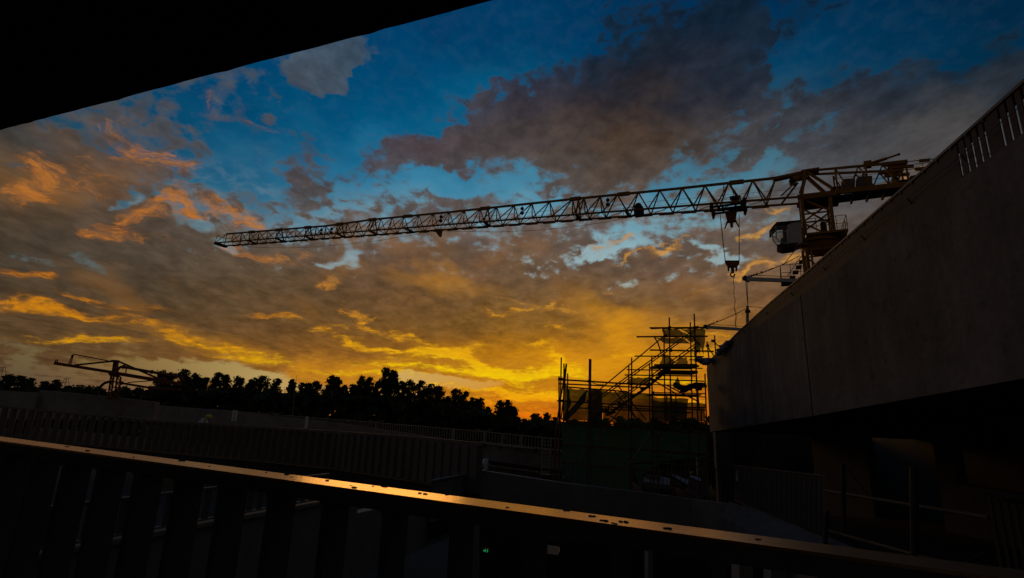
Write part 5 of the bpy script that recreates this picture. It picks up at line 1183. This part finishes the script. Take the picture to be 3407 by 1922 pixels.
for x, y in [(411,1220),(533,1242),(505,1237)]: m_.ball(at(x, y, DBM - .2), .12, 1, 8, 5)
m_.build('delivery_pipe', 'boom', bmn)
m_ = MB(); m_.path([at(*q, DBM - .2) for q in [(396,1273),(410,1275),(500,1290),(550,1294),(600,1296)]], .06, 8)
for x, y in [(404,1274),(498,1289),(510,1291)]: m_.ball(at(x, y, DBM - .2), .11, 1, 8, 5)
m_.build('delivery_pipe', 'boom', bmn)
m_ = MB(); m_.path([at(*q, DBM - .25) for q in [(375,1269),(362,1270),(350,1273),(341,1279),(333,1288),(327,1299),(320,1316)]], .075, 8); m_.build('feed_hose', 'cranedark', bmn)
m_ = MB(); m_.tube(at(420,1226,DBM-.2), at(418,1243,DBM-.2), .03); m_.tube(at(512,1249,DBM-.2), at(514,1262,DBM-.2), .02); m_.ball(at(541,1262,DBM), .16, 1, 7, 5, .4); m_.build('hanger', 'boom', bmn)
m_ = MB(); m_.tube(at(383,1243,DBM+.3), at(381,1252,DBM+.3), .34, 12, r2=.2); m_.build('slewing_head', 'boom', bmn)
tp = [(370,1250),(379,1251),(390,1253),(402,1254)]; bt = [(358,1330),(368,1330),(380,1330),(394,1330)]
for k in range(4):
    m_ = MB(); m_.tube(at(*tp[k], DBM + (.5 if k in (1, 2) else 0)), at(*bt[k], DBM + (.5 if k in (1, 2) else 0)), .045, 5); m_.build('tower_leg', 'boom', bmn)
for r_ in range(5):
    f = r_ / 4.4; P_ = [(tp[k][0] + (bt[k][0] - tp[k][0]) * f, tp[k][1] + (bt[k][1] - tp[k][1]) * f) for k in range(4)]; f2 = min(1, (r_ + 1) / 4.4)
    Q_ = [(tp[k][0] + (bt[k][0] - tp[k][0]) * f2, tp[k][1] + (bt[k][1] - tp[k][1]) * f2) for k in range(4)]
    m_ = MB()
    for a, b in ((0, 1), (2, 3), (0, 3)): m_.tube(at(*P_[a], DBM + .02), at(*P_[b], DBM + .02), .035, 5)
    m_.tube(at(*P_[0], DBM), at(*Q_[1], DBM + .5), .03, 5); m_.tube(at(*P_[2], DBM + .5), at(*Q_[3], DBM), .03, 5); m_.build('tower_bracing', 'boom', bmn)

# ------------------------------------------------------------------ worker bending behind the slatted railing
def person():
    root = thing('person', 'bending worker in a light shirt and yellow helmet behind the slatted railing', 'person', tuple(at(668, 1405, 29.6) - EZ * .95))
    pel = at(665, 1404, 29.6) - EZ * .08; ax = Vector((1, 0, 0)); fwd = Vector((0, -1, 0))
    P = lambda x, y, z: pel + ax * x + fwd * y + EZ * z
    J = [(0,0,0),(.12,.0,.13),(.26,.02,.25),(.34,.03,.29),(.40,.04,.34),
         (.22,.20,.24),(.30,.27,.0),(.42,.25,-.2),(.20,-.17,.22),(.28,-.24,-.02),(.42,-.2,-.2),
         (-.02,.10,-.06),(.06,.12,-.46),(-.02,.12,-.85),(.12,.13,-.90),(-.02,-.10,-.06),(-.06,-.12,-.46),(-.16,-.12,-.85),(-.02,-.13,-.90)]
    E_ = [(0,1),(1,2),(2,3),(3,4),(2,5),(5,6),(6,7),(2,8),(8,9),(9,10),(0,11),(11,12),(12,13),(13,14),(0,15),(15,16),(16,17),(17,18)]
    Rr = [.14,.14,.15,.06,.085,.065,.045,.035,.065,.045,.035,.095,.065,.045,.04,.095,.065,.045,.04]
    me = bpy.data.meshes.new('body'); me.from_pydata([(P(*j) - root.location)[:] for j in J], E_, [])
    o = obj('body', me, root, 'shirt'); me.materials.append(MT['trousers']); me.materials.append(MT['skin'])
    md = o.modifiers.new('skin', 'SKIN'); sk = me.skin_vertices[0].data
    for i, r in enumerate(Rr): sk[i].radius = (r, r)
    sk[0].use_root = True
    o.modifiers.new('sub', 'SUBSURF').levels = 1
    dg = bpy.context.evaluated_depsgraph_get(); ev = o.evaluated_get(dg); m2 = bpy.data.meshes.new_from_object(ev)
    o.modifiers.clear(); o.data = m2
    m2.materials.clear()
    for k in ('shirt', 'trousers', 'skin'): m2.materials.append(MT[k])
    for p_ in m2.polygons:
        c = p_.center + root.location - pel; p_.use_smooth = True
        p_.material_index = 1 if c.z < -.02 and c.x < .2 else (2 if c.x > .33 and c.z > .26 or (c.x > .36 and c.z < -.1) else 0)
    h = MB(); hc = P(.42, .04, .37); h.ball(hc + EZ * .04 + ax * .02, .135, .8, 12, 7); h.box(hc + ax * .05 - EZ * .01, .26, .24, .025); h.build('helmet', 'helmet', root)
person()

# ------------------------------------------------------------------ lamps, mast, birds, pylons
for x, y, d, lb_ in [(920,1375,52,'leftmost small two armed street lamp behind the far parapet'),(1251,1403,46,'second small two armed street lamp, right of the white capped post'),(1610,1433,40,'two armed street lamp nearest the scaffold')]:
    r_ = thing('street_lamp', lb_, 'street lamp', tuple(at(x, y + 60, d)), 'two armed street lamps on the far road')
    p = at(x, y + 2, d); MB().tube(p - EZ * 2.6, p, .05, 6).build('pole', 'pale', r_)
    for s in (-1, 1):
        MB().tube(p, p + Vector((s * .42, 0, .14)), .03, 5).build('arm', 'pale', r_); MB().box(p + Vector((s * .50, 0, .15)), .30, .12, .05).build('lamp_head', 'pale', r_)
for x, y, lb_ in [(1672,1449,'short hooked post on the far parapet, left of two'),(1738,1449,'short hooked post on the far parapet, right of two near the scaffold')]:
    m_ = MB(); p = at(x - 1, y, 29.3); m_.tube(p - EZ * .75, p, .03, 6); m_.tube(p, p + Vector((.08, 0, .03)), .03, 6); top('hooked_post', m_, 'pale', lb_, 'post')
m_ = MB(); m_.tube(at(972, 1392, 46), at(984, 1274, 46), .055, 8, r2=.04); m_.tube(at(984, 1274, 46), at(989, 1246, 46), .012, 5); m_.box(at(984, 1276, 46), .08, .08, .2)
top('light_mast', m_, 'plate', 'slim pale mast with a thin aerial rising in front of the trees', 'mast')
def bird(px, py, d, s, lb_):
    c = at(px, py, d); m_ = MB(); m_.ball(c, .09 * s, .8, 8, 5); m_.tube(c, c + Vector((-.24 * s, 0, -.02)), .05 * s, 6, r2=.01)
    m_.prism([c + Vector((.05, 0, 0)) * s, c + Vector((.20, .1, .10)) * s, c + Vector((.42, .1, .05)) * s, c + Vector((.1, .1, -.02)) * s], Vector((0, .02, 0)))
    m_.prism([c + Vector((-.02, 0, 0)) * s, c + Vector((-.14, -.1, .07)) * s, c + Vector((-.34, -.1, .0)) * s, c + Vector((-.1, 0, -.03)) * s], Vector((0, .02, 0)))
    top('bird', m_, 'bird', lb_, 'bird')
bird(797, 752, 50, .32, 'tiny dark bird just above the tip of the crane jib'); bird(1228, 875, 55, .22, 'tiny dark bird in the brown clouds below the jib')
for x, y, lb_ in [(12, 1222, 'faint lattice pylon at the far left edge above the trees'), (222, 1258, 'faint lattice pylon between the far left trees and the placing boom')]:
    py_ = thing('pylon', lb_, 'pylon', (at(x, y, 620).x, 620, 0)); t_ = at(x, y, 620); base = Vector((t_.x, 620, 0)); m_ = MB(); h = t_.z
    w = lambda z: 5.5 * (1 - z / h) + 1.2
    for sx in (-1, 1):
        for sy in (-1, 1): m_.tube(base + Vector((sx * w(0), sy * w(0), 0)), base + Vector((sx * w(h), sy * w(h), h)), .16, 4)
    zs_ = np.linspace(0, h, 12)
    for a, b in zip(zs_[:-1], zs_[1:]):
        m_.tube(base + Vector((-w(a), -w(a), a)), base + Vector((w(b), -w(b), b)), .10, 4); m_.tube(base + Vector((w(a), -w(a), a)), base + Vector((-w(b), -w(b), b)), .10, 4)
    m_.build('lattice_body', 'panel', py_)
    for z, l in ((h - .3, 4.6), (h - 5, 6.0)):
        m_ = MB(); m_.tube(base + Vector((-l, 0, z)), base + Vector((l, 0, z)), .18, 4); m_.tube(base + Vector((-l, 0, z)), base + Vector((0, 0, z + 1)), .12, 4); m_.tube(base + Vector((l, 0, z)), base + Vector((0, 0, z + 1)), .12, 4); m_.build('cross_arm', 'panel', py_)

# ------------------------------------------------------------------ trees
def leaf_mesh(name, centres, size):
    n = len(centres); a = nrng.normal(size=(n, 3)); a /= np.linalg.norm(a, axis=1)[:, None]
    b = nrng.normal(size=(n, 3)); b -= (a * b).sum(1)[:, None] * a; b /= np.linalg.norm(b, axis=1)[:, None]
    s = size * nrng.uniform(.6, 1.35, (n, 1)); a = a * s; b = b * s * .62
    v = np.stack([centres - a - b * .3, centres - b, centres + a - b * .2, centres + b], 1).reshape(-1, 3)
    me = bpy.data.meshes.new(name); me.vertices.add(4 * n); me.vertices.foreach_set('co', v.astype(np.float32).ravel())
    me.loops.add(4 * n); me.loops.foreach_set('vertex_index', np.arange(4 * n, dtype=np.int32)); me.polygons.add(n)
    me.polygons.foreach_set('loop_start', np.arange(0, 4 * n, 4, dtype=np.int32)); me.polygons.foreach_set('loop_total', np.full(n, 4, dtype=np.int32))
    me.update(calc_edges=True); me.materials.append(MT['leaf']); return me
def clusters(c0, rx, rz, n_cl, per, cl_r):
    """Leaf centres grouped in clumps spread through the outer part of an uneven crown."""
    u = nrng.normal(size=(n_cl, 3)); u /= np.linalg.norm(u, axis=1)[:, None]
    rad = nrng.uniform(.35, 1.0, (n_cl, 1)) ** .6
    cc = u * rad * np.array([rx, rx, rz]); 
    cc[:, 0] *= 1 - .28 * np.clip(cc[:, 2] / rz, -.2, 1); cc[:, 1] *= 1 - .28 * np.clip(cc[:, 2] / rz, -.2, 1)
    cr = cl_r * nrng.uniform(.55, 1.25, (n_cl, 1, 1))
    p = cc[:, None, :] + nrng.normal(size=(n_cl, per, 3)) * cr * np.array([1, 1, .72])
    return p.reshape(-1, 3) + np.array(c0), cc + np.array(c0)
def tree(px, ytop, wpx, d, label, group):
    t = at(px, ytop, d); k = d / FPX; rx = wpx * k * .5; h = t.z; crown_h = min(h * .75, rx * 3.4); base = Vector((t.x, t.y, 0))
    r_ = thing('tree', label, 'tree', tuple(base), group)
    lv = []; cls = []; nl = int(17 + wpx * .26)
    for i in range(nl):
        f = (i + .5) / nl; f = f * f * .35 + f * .65 + rng.uniform(-.05, .05)          # 0 at the top of the crown, 1 at its foot
        env = rx * (.26 + .80 * min(1, max(0, f)) ** .6) * rng.uniform(.75, 1.2); an = rng.uniform(0, 6.283) if i else 0
        rr = env * (rng.uniform(.35, 1.0) if i else 0); lr = rx * rng.uniform(.20, .42) * (.85 + .35 * f)
        c0 = (math.cos(an) * rr, math.sin(an) * rr, h - lr * .8 - f * crown_h * .92)
        a_, c_ = clusters(c0, lr * 1.15, lr, 10, int(9 + 9 * f), lr * .26); lv.append(a_); cls.append(c_)
    a_, c_ = clusters((0, 0, h - crown_h * .80), rx * 1.15, crown_h * .36, 40, 24, rx * .22); lv.append(a_); cls.append(c_)
    P_ = np.concatenate(lv); k_ = nrng.random(len(P_)) < .2; P_[k_] += nrng.normal(size=(int(k_.sum()), 3)) * rx * .13; P_[:, 2] = np.minimum(P_[:, 2], h + nrng.uniform(-.3, .1, len(P_)))
    cr = leaf_mesh('crown', P_, .20 if d < 150 else .32); obj('crown', cr, r_)
    m_ = MB(); b0 = Vector((rng.uniform(-.2, .2), 0, h * .45)); b1 = Vector((rng.uniform(-.3, .3), 0, h * .86))
    m_.tube(base, base + b0, .26, 7, r2=.17); m_.tube(base + b0, base + b1, .17, 6, r2=.05)
    C_ = np.concatenate(cls)
    for i in nrng.choice(len(C_), 14, replace=False):
        q = Vector(C_[i]); f = rng.uniform(.2, .8); s_ = b0.lerp(b1, f); m_.tube(base + s_, base + s_.lerp(q, .95), .06, 5, r2=.02)
    m_.build('trunk', 'bark', r_)
FARL = [(-28,1250,60),(28,1241,60),(72,1250,44),(104,1257,50),(151,1268,50),(189,1263,62),(228,1283,44),(268,1280,62),(312,1281,62),(344,1292,50),(423,1285,54),(465,1288,60),(494,1297,44),(378,1303,60)]
MID = [(544,1232,58),(576,1237,50),(619,1229,60),(654,1239,60),(687,1252,50),(729,1238,46),(752,1246,44),(795,1250,46),(832,1264,40),(876,1248,60),(850,1257,40),(924,1260,56),(975,1262,36),(1006,1274,50),(1055,1267,50),(1030,1273,40),(1106,1249,40),(1125,1252,40),(1149,1280,40),(1177,1279,50),(1206,1252,44),(1232,1254,40),(1260,1268,40),(1289,1221,42),(1310,1229,42),(1339,1267,46),(1366,1262,56),(1402,1265,44),(1437,1277,60),(1464,1281,58),(1486,1319,50),(1516,1292,50),(1547,1301,50),(1573,1322,32),(1598,1324,50),(1623,1353,32),(1663,1331,46),(1690,1329,46),(1709,1352,32),(1725,1386,42),(1748,1393,40),(1780,1373,42),(1802,1393,36),(1822,1373,34),(1845,1386,36)]
SPEC = {544: 'bushy dark tree that the placing boom pipes run into', 1289: 'tallest dark tree of the row, with a pointed crown', 619: 'broad dark tree right of the placing boom', 1663: 'left half of the twin crowned tree pair before the sunset glow', 1690: 'right half of the twin crowned tree pair before the sunset glow',
        975: 'small tree top touching the slim pale mast', 1106: 'narrow pointed tree right of the mast, left of two', 1125: 'narrow pointed tree right of the mast, right of two', 1780: 'low dark tree before the glowing horizon left of the scaffold', 1516: 'rounded tree standing alone after the big block of trees', 1845: 'last low tree touching the left edge of the scaffold'}
def lab(lst, far_):
    """Each tree is named by its place between landmarks one can find in the picture."""
    marks = [(-1e9, 'the left edge of the picture'), (380, 'the placing boom tower'), (600, 'the bushy tree behind the boom pipes'), (984, 'the slim pale mast'), (1300, 'the tallest pointed tree'), (1530, 'the rounded lone tree')]
    if far_: marks = marks[:2]
    out = {}; cnt = {}
    for x, y, w in sorted(lst):
        if x in SPEC and not far_: out[x] = SPEC[x]; continue
        mk = [m_ for m_ in marks if m_[0] < x][-1][1]; k = cnt[mk] = cnt.get(mk, 0) + 1
        size = 'broad' if w >= 56 else ('narrow' if w <= 42 else 'mid sized')
        out[x] = ('low distant ' if far_ else '') + size + ' dark tree, ' + ORD[k - 1] + ' right of ' + mk
    return out
lf_, lm_ = lab(FARL, True), lab(MID, False)
for x, y, w in FARL: tree(x, y, w * 1.1, 175 + rng.uniform(-8, 12), lf_[x], 'distant trees at the far left')
for x, y, w in MID: tree(x, y, w * 1.1, 118 + rng.uniform(-6, 10), lm_[x], 'trees in the row behind the far parapet')
for ti, (x, y, w) in enumerate([(1912,1394,60),(1962,1388,60),(2014,1391,60),(2064,1384,60),(2120,1388,64),(2182,1391,64),(2242,1385,64),(2300,1390,64),(2362,1384,64)]):
    tree(x, y, w, 120 + rng.uniform(-6, 10), 'low dark tree seen dimly through the scaffold, ' + ORD[ti] + ' from the scaffold left edge', 'trees behind the scaffold')
em = MB(); xs_ = np.linspace(-420, 3900, 60); ridge = [at(x, 1400, 210) for x in xs_]
for a, b in zip(ridge[:-1], ridge[1:]):
    za, zb_ = 11.3 + .5 * math.sin(a.x * .05), 11.3 + .5 * math.sin(b.x * .05)
    em.add([(a.x, a.y - 40, .02), (b.x, b.y - 40, .02), (b.x, b.y, zb_), (a.x, a.y, za), (b.x, b.y + 40, .02), (a.x, a.y + 40, .02)], [(0, 1, 2, 3), (3, 2, 4, 5)])
tag(em.build('far_ridge', 'ground'), kind='structure')
# undergrowth and hedges below the crowns read as one mass
pts = []
for i in range(26000):
    x = rng.uniform(-230, 2500); d = rng.uniform(96, 112) if x > 505 else rng.uniform(140, 165)
    yt = 1297 if x < 505 else float(np.interp(x, [505, 700, 900, 1200, 1450, 1600, 1750, 2000, 2500], [1292, 1302, 1316, 1326, 1346, 1376, 1412, 1414, 1414]))
    if x < 505: yt = 1300 + (x * .02)
    t_ = at(x, yt + 14 * math.sin(x * .05) * math.sin(x * .013), d); pts.append((t_.x, t_.y, t_.z * (1 - rng.random() ** 2.2 * .9)))
ug = leaf_mesh('undergrowth', np.array(pts), .85); uo = obj('undergrowth', ug); tag(uo, 'dark tangled undergrowth and hedge filling the space below the tree crowns', 'undergrowth', kind='stuff')
